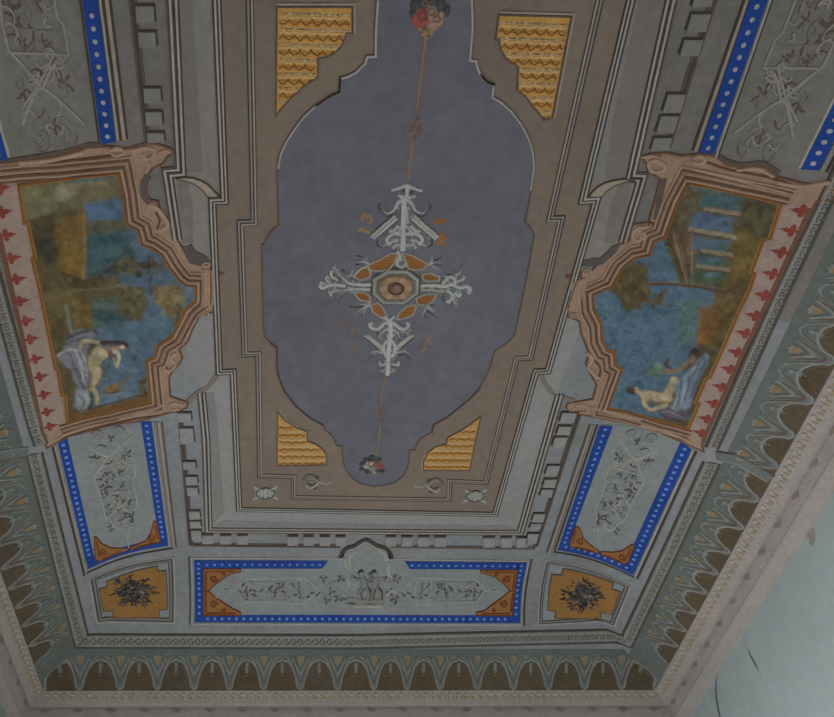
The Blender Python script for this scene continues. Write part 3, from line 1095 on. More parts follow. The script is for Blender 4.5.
# darker belly of the cove, painted as a band along its outer edge, near half
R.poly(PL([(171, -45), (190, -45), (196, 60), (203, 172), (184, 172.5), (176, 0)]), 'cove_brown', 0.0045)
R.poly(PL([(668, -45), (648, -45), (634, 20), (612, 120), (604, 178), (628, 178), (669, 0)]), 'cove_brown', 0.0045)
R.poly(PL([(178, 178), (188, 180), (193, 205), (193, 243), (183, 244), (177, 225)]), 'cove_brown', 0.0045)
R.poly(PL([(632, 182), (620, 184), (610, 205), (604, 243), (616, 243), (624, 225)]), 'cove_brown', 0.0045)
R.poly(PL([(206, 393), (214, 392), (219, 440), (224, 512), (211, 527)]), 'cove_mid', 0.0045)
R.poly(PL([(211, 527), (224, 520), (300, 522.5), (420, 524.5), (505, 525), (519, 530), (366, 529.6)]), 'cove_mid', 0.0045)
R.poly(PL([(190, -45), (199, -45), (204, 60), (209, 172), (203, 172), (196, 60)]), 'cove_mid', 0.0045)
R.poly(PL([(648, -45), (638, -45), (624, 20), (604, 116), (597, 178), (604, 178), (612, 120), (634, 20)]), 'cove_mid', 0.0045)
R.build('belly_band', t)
R = Relief()
for pts in ([('m', 209, 529.5), (173.5, 0), (181.5, 172), (168, 173), (178, 240)], [(202, 392), (206.5, 440), (209, 529.5), (519.8, 532), (559, 394)],
            [(622, 242), (641, 178), (630, 177.5), (670, 0), ('m', 519.8, 532), ('m', 209, 529.5)]):
    q = PL(pts)
    R.line(q, 0.011, 'line_dark', 0.010)
    R.line(offs(q, 0.015), 0.012, 'line_light', 0.012)
    R.line(offs(q, 0.030), 0.009, 'line_brown', 0.010)
    R.line(offs(q, -0.013), 0.011, 'line_light', 0.011)
    R.line(offs(q, -0.024), 0.007, 'line_dark', 0.009)
R.build('outer_fillet', t)
for up, sh in (([(177, 178), (186, 176.8), (194, 177.7), (201, 180), (208, 184), (219, 195.5), (214, 196.5), (208, 196), (205, 192), (200, 187), (193, 182.5), (185, 180)],
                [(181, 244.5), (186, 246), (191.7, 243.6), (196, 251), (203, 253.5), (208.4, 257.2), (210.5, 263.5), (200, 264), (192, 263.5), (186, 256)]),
               ([(588.5, 195.5), (592, 191), (597, 186.5), (604, 182.5), (613, 179.8), (624, 178.5), (634, 180), (624, 181.5), (613, 185.2), (606, 190), (601.3, 195.7), (594, 196.5)],
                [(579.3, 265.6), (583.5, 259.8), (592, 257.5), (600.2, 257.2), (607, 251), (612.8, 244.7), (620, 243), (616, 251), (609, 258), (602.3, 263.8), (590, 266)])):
    R = Relief()
    R.poly(PL(up), 'line_cream', 0.014)
    R.line(PL(up), 0.007, 'line_brown', 0.016, closed=True)
    R.build('curled_lip', t)
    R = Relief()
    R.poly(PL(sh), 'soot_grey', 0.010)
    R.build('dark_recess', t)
for pts in ([(184, 401), (192, 403), (199, 393), (208, 389), (216, 381), (220, 375), (215, 373), (206, 386), (196, 391)],
            [(556, 395), (566, 396), (575, 399), (572, 402), (560, 400), (548, 392), (541, 382), (538, 374), (543, 373), (548, 384)]):
    R = Relief(); R.poly(PL(pts), 'cove_brown', 0.009); R.build('curled_lip', t)


# ------------------------------------------------------------------ dentil courses
def dentils(label, edge, boxes, side, group):
    """edge: pixels of the dark shadow line under the course; boxes: (x0, y0, x1, y1, slope)"""
    t = thing('dentil_course', label, 'dentil moulding', P(*edge[len(edge) // 2]), group)
    R = Relief()
    q = PL(edge)
    R.line(q, 0.040, 'line_brown', 0.006)
    R.line(offs(q, 0.0), 0.014, 'line_dark', 0.008)
    R.build('backing_strip', t)
    for x0, y0, x1, y1, sl in boxes:
        dx = sl * (y1 - y0)
        qd = [(x0, y0), (x1, y0), (x1 + dx, y1), (x0 + dx, y1)]
        R = Relief()
        R.poly(PL(qd), 'dentil_dull' if 'near edge' in label else 'dentil_grey', 0.016)
        R.build('dentil', t)
        R2 = Relief()
        if side == -1:
            R2.line(PL([(x0 - .5, y0 - .6), (x1, y0 - .6), (x1 + dx * .9 + .4, y1 - 2)]), 0.013, 'line_dark', 0.012)
        elif side == 1:
            R2.line(PL([(x1, y0 - .4), (x0, y0 - .6), (x0 + dx * .9 - .4, y1 - 2)]), 0.013, 'line_dark', 0.012)
        else:
            R2.line(PL([(x0, y0 - .3), (x1, y0 - .3)]), 0.030, 'line_dark', 0.012)
        R2.build('edge_line', t)


dentils('grey dentil course along the left side, beyond the left picture', [(180, 410), (185, 470), (191, 545)],
        [(177.3, 412.3, 191, 421, .06), (179.6, 427.4, 193, 443, .08), (183, 461, 195.5, 468.5, .08), (185.5, 475.8, 197, 484, .1), (187, 486.5, 197.7, 494.5, .1),
         (189, 510.3, 199.5, 518.2, .1), (190, 520.4, 200.4, 527, .1), (191.2, 529.5, 201, 539, .1)], -1, 'dentil courses')
dentils('grey dentil course across the far end of the vault', [(193, 544.3), (340.5, 546)],
        [(202.5, 534.3, 213.3, 542.7, 0), (220.2, 534.8, 231.3, 543, 0), (237, 534.8, 248, 543.2, 0), (287.4, 535.8, 298, 544.3, 0), (303.5, 535.9, 313.6, 544.4, 0), (319.8, 536, 329.9, 544.6, 0), (336, 536.1, 345.5, 544.6, 0),
         (385.5, 536.2, 396, 544.8, 0), (401.4, 536.4, 412.3, 545, 0), (417.8, 536.5, 429, 545.1, 0), (434, 536.6, 446, 545.3, 0), (482.8, 537, 494.5, 546, 0), (500.5, 537.1, 511.5, 546.2, 0), (516, 537.3, 527, 546.3, 0)], 0, 'dentil courses')
R = Relief()
R.line(PL([(391, 546), (460, 547), (534.8, 547.9)]), 0.034, 'line_brown', 0.006)
o = R.build('backing_strip', t := [x for x in COL.objects if x.get('label', '').startswith('grey dentil course across')][0])
dentils('grey dentil course along the right side, beyond the right picture', [(580, 410), (560, 470), (535.5, 546)],
        [(562, 412, 576, 421.5, -.3), (558.5, 425.6, 571, 434, -.3), (554.5, 436.5, 567, 446, -.3), (547.5, 464.8, 559.5, 474.5, -.3), (544.5, 478.5, 556.5, 486.5, -.3), (541.5, 488.5, 553, 496, -.3),
         (533.8, 513, 545, 521, -.3), (530.8, 522.8, 541.3, 528.5, -.3), (528, 532.8, 538.6, 542.5, -.3)], 1, 'dentil courses')
dentils('grey dentil course along the left side above the near edge of the left picture', [(129, -45), (132.6, 0), (140, 70), (147.7, 141)],
        [(133, -30, 151.5, -14, .06), (136, 6, 154, 22.5, .07), (138.8, 32, 155.6, 47, .07), (143.8, 88, 160.6, 102.4, .08), (145.6, 111.5, 161.8, 125, .08), (147.4, 132.6, 164, 142, .08)], -1, 'dentil courses')
dentils('grey dentil course along the right side above the near edge of the right picture', [(728, -45), (712.5, 3), (690, 72), (667, 148)],
        [(707, -36, 726, -18, -.3), (695, -8, 714, 6.7, -.3), (690.5, 14, 709.5, 31.5, -.3), (683.5, 39.6, 702, 55.5, -.3), (667, 94, 684.5, 112, -.3), (660, 115.8, 677.5, 132.5, -.3), (653.5, 137.5, 671, 150, -.3)], 1, 'dentil courses')

# ------------------------------------------------------------------ grotesque panels with dotted blue borders
G_IN = [(75, 118), (385, 50), (462, 556), (190, 634)]                 # study frame of the motif
_ga, _gb, _gc, _gd = [np.array(P(50 + x * .2373, 410 + y * .2373)) for x, y in G_IN]


def g_uv(x, y):
    """study coordinates -> (u, v) of the panel, inverting the plan-bilinear map"""
    p = np.array(P(50 + x * .2373, 410 + y * .2373))
    u, v = .5, .5
    for _ in range(12):
        f = _ga * (1 - u) * (1 - v) + _gb * u * (1 - v) + _gc * u * v + _gd * (1 - u) * v - p
        ju = -_ga * (1 - v) + _gb * (1 - v) + _gc * v - _gd * v
        jv = -_ga * (1 - u) - _gb * u + _gc * u + _gd * (1 - u)
        du, dv = np.linalg.solve(np.stack([ju, jv], 1), -f)
        u += du; v += dv
    return (u, v)


GL = []                                                                 # (points, width, material)
for pts, w, nm in (
        ([(158, 150), (205, 176), (250, 190), (300, 150), (352, 100)], .016, LI), ([(172, 176), (250, 200), (318, 236)], .012, LI), ([(250, 192), (215, 240), (190, 272)], .016, LI),
        ([(255, 190), (300, 216), (336, 226)], .014, LI), (spiral(205, 108, 26, 4, 180, 620, 16), .012, MI), (spiral(288, 92, 26, 4, 0, -440, 16), .012, MI),
        (spiral(205, 108, 30, 10, 200, 480, 12), .007, DA), (spiral(288, 92, 30, 10, -20, -300, 12), .007, DA),
        ([(190, 268), (356, 226), (362, 274), (350, 288), (374, 420), (356, 440), (358, 468), (340, 482), (327, 548), (308, 502), (266, 492), (262, 466), (236, 456), (232, 430), (206, 330), (196, 312), (190, 268)], .013, LI),
        ([(214, 300), (340, 268), (346, 300)], .009, MI), ([(222, 330), (250, 440)], .009, MI), ([(340, 300), (356, 410)], .009, MI), ([(327, 548), (332, 578)], .012, LI),
        ([(250, 350), (272, 340), (290, 350), (310, 335), (330, 345)], .012, MI), ([(262, 370), (295, 400), (330, 376)], .012, LI), ([(262, 440), (295, 404), (335, 430)], .012, LI), ([(292, 366), (296, 404), (300, 452)], .014, MI),
        ([(280, 505), (310, 470), (340, 485)], .011, MI)):
    GL.append(([g_uv(*p) for p in pts], w, nm))
for (cx, cy, r) in ((190, 202, 24), (322, 180, 24), (252, 118, 22), (295, 404, 36), (236, 268, 14), (292, 256, 14), (236, 302, 12), (302, 312, 16), (286, 346, 14), (312, 444, 16)):
    for a in range(5):
        an = math.radians(a * 72 + cx)
        GL.append(([g_uv(cx, cy), g_uv(cx + r * .6 * math.cos(an + .3), cy + r * .6 * math.sin(an + .3)), g_uv(cx + r * math.cos(an), cy + r * math.sin(an))],
                   .012 if r > 20 else .009, DA if a % 5 < 3 else MI))
rg = random.Random(3)
for _ in range(95):                                                     # small tendrils filling the candelabrum
    u, v = rg.uniform(.28, .72), rg.uniform(.03, .80)
    p = [(u + .05 * math.cos(k * .9 + u * 40) * (1 + k * .15), v + .022 * math.sin(k * .9 + u * 40) + .006 * k) for k in range(4)]
    GL.append((p, rg.choice((.007, .009, .012)), rg.choice((LI, LI, MI, DA, DA))))


def strip(R, q, dot, pitch=.057, rad=.015):
    pp = PL(q)
    R.poly(pp, 'royal_blue', 0.008)
    a, b, c, d = [np.array(p) for p in pp]
    s0, s1 = (a + b) / 2, (c + d) / 2
    L = np.linalg.norm(s1 - s0)
    n = int(L / pitch)
    ax = (s1 - s0) / L
    for k in range(n):
        s = s0 + ax * pitch * (k + .6)
        if edist(*s) < -.05:
            continue
        R.dome(s, rad * 1.0, rad, math.atan2(ax[1], ax[0]), dot, .011, seg=8, base=.008)


def corner_fill(R, pts):
    R.poly(PL(pts), 'orange_paint', 0.008)


def gpanel(label, inner, strips, borders, field, mir, corners=(), vflip=False, dot='dot_white', lines=(), group='grotesque panels with blue borders'):
    f0 = quad_map(inner)
    f = (lambda u, v: f0(1 - u, v)) if mir else f0
    t = thing('grotesque_panel', label, 'painted panel', f0(.5, .5), group)
    R = Relief(); R.poly(PL(field), 'panel_dull' if 'worn' in label else 'panel_grey', 0.004); R.build('field', t)
    for q in strips:
        R = Relief(0.002); strip(R, q, dot); R.build('dotted_blue_border', t)
    for pts, w, nm in borders:
        R = Relief()
        R.line(PL(pts), w, nm, 0.010)
        R.build('border_line', t)
    for pts, scr in corners:
        R = Relief(); R.poly(PL(pts), 'orange_paint', 0.0105)
        for s in scr:
            R.line(PL(s), .010, 'rust_paint', .013)
        R.line(PL(pts), .008, 'rust_paint', .012, closed=True)
        R.build('corner_ornament', t)
    R = Relief()
    for pts, w, nm in GL:
        if 'worn' in label:
            nm = {LI: 'relief_dull', MI: 'plaster_dull'}.get(nm, 'line_brown')
        R.line([f(*p) for p in (pts if len(pts) > 14 and pts[0] == pts[-1] else smooth(pts, 4))], w * (.95 if 'worn' in label else 1.15), nm, .012 if nm in (LI, 'relief_dull') else .009 if nm in (MI, 'plaster_dull') else .0075, rnd=nm == LI, step=.05)
    R.build('grotesque', t)
    return t


# far left
gpanel('grey grotesque panel between blue borders, below the left picture', [(67.5, 438), (141, 422), (160, 542), (95, 560)],
       [[(58.3, 443.5), (67.6, 437.5), (94.5, 557), (86.5, 562)], [(141, 421.5), (151.2, 421), (168.2, 544.5), (159.5, 541)], [(86.5, 560), (160, 540), (168.2, 545), (88.2, 568.5)]],
       [([(53, 447), (84.5, 575)], .012, 'line_dark'), ([(55.5, 446), (86.5, 573)], .010, 'line_cream'), ([(86.5, 573), (174, 547.5)], .010, 'line_dark'),
        ([(159, 421.5), (174.5, 547)], .014, 'line_cream'), ([(155.5, 421), (171.5, 546.5)], .014, 'cove_mid'), ([(153, 421), (169.8, 546)], .008, 'line_light'), ([(162, 421.5), (176.5, 547)], .008, 'line_brown')],
       [(58.3, 443.5), (67.6, 437), (100, 431), (151, 420.5), (168, 545), (88, 568)], False,
       corners=[([(94.5, 536), (97, 537), (102, 543), (111, 547), (121, 547.5), (128.5, 547.5), (127, 549.5), (99.5, 560.5), (95.5, 558)],
                 [spiral(103.5, 550.5, 4, .8, 0, 500, 10), [(97, 541), (100, 556)], [(102, 558), (122, 549.5)]]),
                ([(154, 520.5), (156.5, 521), (160.5, 539), (158.5, 541.5), (131, 549), (130, 547), (137, 544), (146, 540), (151, 532)],
                 [spiral(152.5, 537.5, 4, .8, 90, 560, 10), [(155, 524), (158, 538)], [(136, 546.5), (156, 541)]])])
# far right
gpanel('grey grotesque panel between blue borders, below the right picture', [(613, 425), (680, 441), (625, 563), (567, 543)],
       [[(600, 425), (612.5, 425.5), (567.5, 545), (557.6, 549.4)], [(680.7, 440.5), (690.7, 449), (632.9, 574.5), (624.5, 563.5)], [(557.6, 549.4), (566.5, 541.5), (625.5, 562.5), (632.9, 574.5)]],
       [([(592, 424.5), (549, 552)], .014, 'line_cream'), ([(594.5, 424.5), (552, 551)], .012, 'cove_mid'), ([(597, 424.5), (554.5, 550)], .010, 'line_dark'),
        ([(589.5, 424), (546.5, 552)], .008, 'line_brown'), ([(692.5, 450), (634.5, 577)], .010, 'line_light'), ([(695.5, 451), (637, 578)], .012, 'line_dark'), ([(554, 551.5), (634, 577)], .010, 'line_dark')],
       [(600, 425), (612, 424), (650, 431), (681, 440), (691, 449), (633, 575), (557, 549)], True,
       corners=[([(575.5, 525.5), (579, 527), (583, 538), (590, 544), (598, 550), (597, 552.5), (571, 546.5), (569, 543.5)],
                 [spiral(579.5, 541, 4, .8, 180, 640, 10), [(575.5, 530), (572, 543)], [(574, 546), (594, 550.5)]]),
                ([(632, 543.5), (633.5, 546.5), (627, 561.5), (623, 563), (600.5, 553.5), (601, 550.8), (612, 551.5), (622, 550)],
                 [spiral(622, 555.5, 4, .8, 0, 460, 10), [(630.5, 547.5), (624, 560)], [(604, 553.5), (621, 561)]])])
# near left / near right in a darker, browner grey (run out of the picture)
gpanel('worn grey grotesque panel with a cream-dotted blue border, above the left picture', [(8, 158), (101, 146), ('m', 160, 542), ('m', 95, 560)],
       [[(101.5, 144), (116, 141.6), (97.8, 0), (82.5, 0)], [(82.5, 0), (97.8, 0), ('m', 168.2, 544.5), ('m', 159.5, 541)], [(7.8, 158.8), (-8, 162), ('m', 86.5, 562), ('m', 94.5, 557)], [('m', 86.5, 560), ('m', 160, 540), ('m', 168.2, 545), ('m', 88.2, 568.5)]],
       [([(99.5, 143), (80.5, 0), (74, -45)], .010, 'line_dark'), ([(118.5, 140), (100.5, 0), (94, -45)], .010, 'line_light'), ([(121, 140), (103, 0), (97, -45)], .012, 'line_dark'),
        ([(124.5, 139), (107, 0), (101, -45)], .018, 'line_cream'), ([(127.5, 138.5), (110.5, 0), (105, -45)], .008, 'line_dark'), ([(9.8, 157), (-44, -30)], .012, 'line_light')],
       [(-8, 162), (8, 158), (60, 150), (116, 141.6), (97.8, 0), ('m', 168, 545), ('m', 88, 568)], False, dot='dot_cream')
gpanel('worn grey grotesque panel between blue borders, above the right picture', [(800, 169), (714, 153), ('m', 567, 543), ('m', 625, 563)],
       [[(698.3, 151.8), (712.5, 156.6), (767, 0), (749.3, 0)], [(749.3, 0), (767, 0), ('m', 567.5, 545), ('m', 557.6, 549.4)], [(800.3, 168.9), (818, 170), (905, 2), (884, 2)], [('m', 557.6, 549.4), ('m', 566.5, 541.5), ('m', 625.5, 562.5), ('m', 632.9, 574.5)]],
       [([(694.5, 151), (746, 0), (762, -45)], .012, 'line_cream'), ([(692, 150), (743.5, 0), (759, -45)], .010, 'line_dark'), ([(715, 157), (769.5, 0), (786, -45)], .010, 'line_light'),
        ([(717, 157.5), (771.5, 0), (788, -45)], .007, 'line_dark'), ([(798.3, 168), (881, 2)], .010, 'line_light'), ([(821, 171), (908, 2)], .016, 'cove_mid'), ([(826, 172), (913, 2)], .008, 'line_dark')],
       [(698.3, 151.8), (750, 157), (818, 170), (905, 2), ('m', 632, 574), ('m', 557.6, 549.4), (749.3, 0)], False, dot='dot_cream')

# ------------------------------------------------------------------ far panel with the two cherubs
Z3 = lambda x, y: (180 + x * .2278, 535 + y * .2278)
t = thing('cherub_panel', 'long grey panel with two cherubs under an arched crest, blue dotted border', 'painted panel', P(360, 592))
R = Relief()
R.poly(PL([(194.1, 560), (327, 560), (331, 557.8), (340, 558), (343, 552), (350, 547), (358, 545), (363, 541.5), (366.5, 540), (371, 542), (378, 546), (386, 550), (390.5, 558), (400, 558.5), (405, 561),
           (526.5, 562.3), (519.7, 622.2), (194.8, 621.6)]), 'panel_grey', 0.004)
R.build('field', t)
for q in ([(194.1, 560), (202.6, 560), (203.4, 621.6), (194.8, 621.6)], [(203.4, 614.3), (203.4, 621.6), (511.5, 622.2), (512, 614.8)],
          [(202.6, 560), (202.6, 568), (322, 568), (328, 560.2)], [(404.7, 561), (410, 568.4), (517.5, 569), (518, 562.2)], [(517.6, 562.2), (526.5, 562.3), (519.7, 622.2), (511.5, 622.2)]):
    R = Relief(0.002); strip(R, q, 'dot_white', pitch=.062); R.build('dotted_blue_border', t)
R = Relief()
R.line(PL([(192, 623), (191.5, 557.5), (340, 558)]), .012, 'line_light', .010)
R.build('border_line', t)
R = Relief()
R.line(PL([(189.8, 624), (189, 556.5)]), .009, 'line_dark', .010)
R.build('border_line', t)
R = Relief()
R.line(PL([(391.5, 558.5), (530, 560.5)]), .010, 'line_light', .010)
R.build('border_line', t)
R = Relief()
R.line(PL([(192, 623.5), (521, 624.2)]), .012, 'line_light', .010)
R.build('border_line', t)
R = Relief()
R.line(PL([(528.5, 560.5), (521.5, 624)]), .009, 'line_light', .010)
R.build('border_line', t)
R = Relief()
R.line(PL([(531.5, 559), (524, 625)]), .012, 'line_dark', .010)
R.build('border_line', t)
R = Relief()
crest = smooth([(340.6, 557), (343, 551.5), (348, 547), (355, 545), (360, 541.5), (366.3, 539), (371.5, 541.8), (377, 545), (384, 547), (389, 551.5), (391.5, 558)], 3)
R.line(PL(crest), .034, 'line_dark', .012)
R.line(PL([(x, y + 2.6) for x, y in crest]), .014, 'line_light', .012)
R.line(PL([(x, y + 4.2) for x, y in crest[3:-3]]), .012, 'cove_mid', .010)
R.build('arched_crest', t)
for pts, scr in (([(203.5, 568), (240.4, 568), (240.4, 571), (232, 572.8), (225.6, 576), (216, 583), (208.5, 589.3), (203.5, 589.3)],
                  [spiral(214, 577.5, 4.2, .8, 0, 520, 10), [(206, 570.5), (236, 570.2)], [(206, 571), (206, 588)], spiral(224, 573.5, 2.2, .6, 180, 500, 7)]),
                 ([(203.5, 589.9), (208.5, 590.1), (216, 597), (225.6, 603.3), (233, 608), (240.4, 611.3), (240.4, 614.3), (203.5, 614.3)],
                  [spiral(214, 603.5, 4.2, .8, 0, -520, 10), [(206, 612), (236, 612.3)], [(206, 591), (206, 611)], spiral(224, 608.5, 2.2, .6, 180, -140, 7)]),
                 ([(517.4, 569), (479.9, 569.2), (481, 572), (489, 574), (495.8, 577), (504, 583.5), (509.5, 589.5), (514.8, 589.6)],
                  [spiral(506.5, 577.5, 4.2, .8, 180, -340, 10), [(515, 571.5), (485, 571)], [(514.8, 572), (512.8, 588)], spiral(496, 574, 2.2, .6, 0, -320, 7)]),
                 ([(514.6, 590.1), (509.5, 590.2), (503, 596), (495.8, 601), (484.4, 610), (476.4, 611.5), (476.4, 614.4), (512, 614.6)],
                  [spiral(503.5, 603.5, 4.2, .8, 180, 700, 10), [(510, 612.4), (481, 612.6)], [(512.6, 592), (510.4, 611)], spiral(493.5, 608.5, 2.2, .6, 0, 320, 7)])):
    R = Relief(); R.poly(PL(pts), 'orange_paint', .0105)
    for s in scr:
        R.line(PL(s), .013, 'rust_paint', .013)
    R.line(PL(pts), .010, 'rust_paint', .012, closed=True)
    R.build('corner_ornament', t)
half = [([(125, 240), (160, 210), (200, 182), (262, 160)], .014, LI), ([(125, 242), (165, 276), (205, 306), (262, 336)], .012, LI), ([(190, 240), (240, 240)], .016, LI),
        ([(240, 240), (290, 190), (545, 185), (610, 240), (545, 300), (290, 290), (240, 240)], .016, LI), ([(300, 202), (470, 202), (470, 284), (300, 284), (300, 202)], .010, MI),
        ([(476, 200), (545, 196), (545, 290), (480, 300)], .011, LI), ([(245, 250), (290, 282), (300, 270)], .009, DA), ([(196, 238), (218, 240)], .012, DA),
        ([(570, 255), (585, 250), (600, 262), (612, 250)], .012, DA), ([(520, 205), (528, 270)], .009, DA), ([(660, 240), (690, 215), (714, 225), (705, 250)], .014, LI),
        ([(620, 250), (650, 268), (690, 272), (720, 285), (750, 276)], .016, MI), ([(640, 225), (665, 205), (690, 200)], .014, MI), ([(700, 270), (735, 282), (770, 280)], .012, DA)]
rg = random.Random(11)
for _ in range(80):
    x, y = rg.uniform(265, 560), rg.uniform(206, 280)
    half.append(([(x, y), (x + rg.uniform(-12, 12), y + rg.uniform(-10, 10)), (x + rg.uniform(-16, 16), y + rg.uniform(-16, 16))], rg.choice((.009, .011, .013)), rg.choice((LI, MI, DA, MI, DA))))
for cx, cy in ((630, 190), (645, 285), (300, 240), (665, 245)):
    for a in range(6):
        an = math.radians(a * 60 + cx)
        half.append(([(cx, cy), (cx + 18 * math.cos(an), cy + 18 * math.sin(an))], .014, DA if a % 2 else MI))
for s in (1, -1):
    R = Relief()
    for pts, w, nm in half:
        pp = [Z3(*p) for p in pts]
        if s < 0:
            pp = [(721 - x, y + .4) for x, y in pp]
        R.line(PL(pp if pts[0] == pts[-1] else smooth(pp, 3)), w * 1.0, nm, .011 if nm == LI else .0085, rnd=nm == LI, step=.05)
    R.build('grotesque', t)


def cherub(head, body, limbs, name='cherub'):
    R = Relief()
    R.dome(P(*head), .036, .044, 0, MI, .034, seg=12)
    for pts, w in body + limbs:
        R.line(PL(smooth(pts, 4)), w * .85, MI, .030 if w > .05 else .024, rnd=True, step=.03)
    o = R.build(name, t, smooth=True)
    R = Relief()
    R.line(PL([(head[0] - 2.6, head[1] - 1), (head[0] - 1, head[1] - 3), (head[0] + 1.6, head[1] - 2.6)]), .014, DA, .030, rnd=True)
    R.build('hair', o)
    R = Relief()
    for pts, w in body[:1] + limbs:
        R.line(PL([(x + 1.6, y + .4) for x, y in smooth(pts, 4)]), w * .45, DA, .020)
    R.build('painted_outline', o)


cherub((361.2, 572.4), [([(361.5, 576), (363.5, 580), (364.5, 586)], .075)],
       [([(360, 577), (355, 577.5), (352, 575)], .030), ([(363, 578), (367.5, 580), (371, 578)], .028), ([(363.5, 586), (359, 591), (360.5, 598)], .044), ([(366, 586), (368.5, 592), (367.5, 599)], .042)])
cherub((374.3, 572.6), [([(374.5, 576), (375.5, 580), (374, 586)], .075)],
       [([(377, 577), (382, 577.5), (384.5, 575.5)], .030), ([(372.5, 578), (369.5, 575), (369, 572)], .028), ([(374, 586), (372, 592), (371, 598)], .044), ([(376, 586), (380, 591), (379.5, 598)], .042)])
R = Relief()
R.line(PL(smooth([(346.5, 600), (352, 598.5), (360, 601), (370, 599.5), (379, 601), (384, 599.5)], 4)), .060, MI, .020, rnd=True)
R.line(PL([(347, 602.5), (384, 602.8)]), .014, DA, .012)
R.line(PL([(353, 605.5), (382, 605.8)]), .022, LI, .012)
R.build('rocky_plinth', t)
for x, y in ((394, 577.5), (396, 598.5), (341, 578), (338, 598)):
    R = Relief()
    for a in range(7):
        an = math.radians(a * 51 + x)
        R.line(PL([(x, y), (x + 4.4 * math.cos(an), y + 3.6 * math.sin(an))]), .020, DA if a % 2 else MI, .012, rnd=True)
    R.build('leaf_rosette', t)
for pts in ([(349, 566), (350, 556), (358, 551)], [(352, 570), (346, 566), (345, 558)], [(386, 560), (384, 553), (377, 550)], [(389, 562), (388, 572), (392, 578)], [(386, 596), (392, 590), (396, 592)], [(345, 590), (349, 584), (347, 578)]):
    R = Relief()
    R.line(PL(smooth(pts, 4)), .030, LI, .012, rnd=True)
    R.build('crest_scroll', t)


# ------------------------------------------------------------------ corner panels with dark bouquets
def corner_panel(label, frame, gold, c, spread, seed, dark):
    f = quad_map(frame)
    t = thing('corner_panel', label, 'painted panel', f(.5, .5), 'gold corner panels')
    R = Relief(); R.poly(PL(frame), 'panel_grey', .004); R.build('field', t)
    R = Relief()
    fr = PL(frame)
    R.line(fr, .010, 'line_light', .010, closed=True)
    for d, nm, w in ((.020, 'line_dark', .010), (.034, 'cove_mid', .012), (.048, 'line_dark', .007)):
        cpt = np.mean(fr, 0)
        k = 1 - d / np.linalg.norm(np.array(fr[0]) - cpt) * 1.1
        R.line([tuple(cpt + (np.array(p) - cpt) * k) for p in fr], w, nm, .0095, closed=True)
    R.build('frame_lines', t)
    R = Relief(); R.poly(PL(gold), 'ochre_paint', .0115)
    R.line(PL(gold), .009, 'line_brown', .013, closed=True)
    R.build('gold_ground', t)
    rg = random.Random(seed)
    for name, n, cols, rr, w0 in (('foliage', 90, dark, .9, .034), ('blossoms', 22, ('soot_grey', 'relief_dark', 'soot_grey', 'cove_brown'), .55, .030)):
        R = Relief(.010)
        if name == 'foliage':
            R.poly(PL([(c[0] + spread[0] * (.62 + .16 * math.sin(a * 2.3 + seed)) * math.cos(a * .42), c[1] + spread[1] * (.62 + .18 * math.cos(a * 1.7)) * math.sin(a * .42)) for a in range(15)]), 'soot_black', .0135)
        for _ in range(n):
            a = rg.uniform(0, 6.283); r = math.sqrt(rg.uniform(0, 1)) * rr
            x, y = c[0] + spread[0] * r * math.cos(a), c[1] + spread[1] * r * math.sin(a)
            if name == 'blossoms':
                R.dome(P(x, y), rg.uniform(.012, .022), rg.uniform(.012, .022), a, rg.choice(cols), .024, seg=8, base=.012)
            else:
                a2 = a + rg.uniform(-.7, .7); l = rg.uniform(3.5, 8.0)
                R.line(PL([(x, y), (x + l * .6 * math.cos(a2), y + l * .5 * math.sin(a2)), (x + l * math.cos(a2 + .3), y + l * .8 * math.sin(a2 + .3))]), w0, rg.choice(cols), .017, rnd=True, taper=True, step=.03)
        R.build(name, t)


corner_panel('gold corner panel with a dark bouquet at the far left corner of the vault', [(89.3, 579.3), (173.7, 557.3), (174.7, 622.5), (97, 622.5)],
             [(99.5, 588), (107, 586), (106.5, 581), (157.4, 565.2), (158.4, 570.7), (166, 569.7), (167.4, 608), (159.3, 609), (159, 616.7), (114.3, 617), (112.3, 610), (103.7, 610.6)],
             (133, 590), (23, 15), 5, ('soot_black', 'soot_black', 'soot_grey', 'foliage_dark'))
corner_panel('gold corner panel with a dark bouquet at the far right corner of the vault', [(545.9, 560), (630, 586), (614, 625.4), (538.2, 624.4)],
             [(551.6, 573.6), (561.2, 574.5), (563.2, 567.8), (613, 582.2), (611, 588), (619.7, 590.8), (611, 613.8), (600.6, 611), (599.6, 619), (554.5, 617), (556, 611), (547.8, 609)],
             (582, 594.5), (20, 16), 9, ('soot_black', 'foliage_dark', 'soot_black', 'soot_grey'))


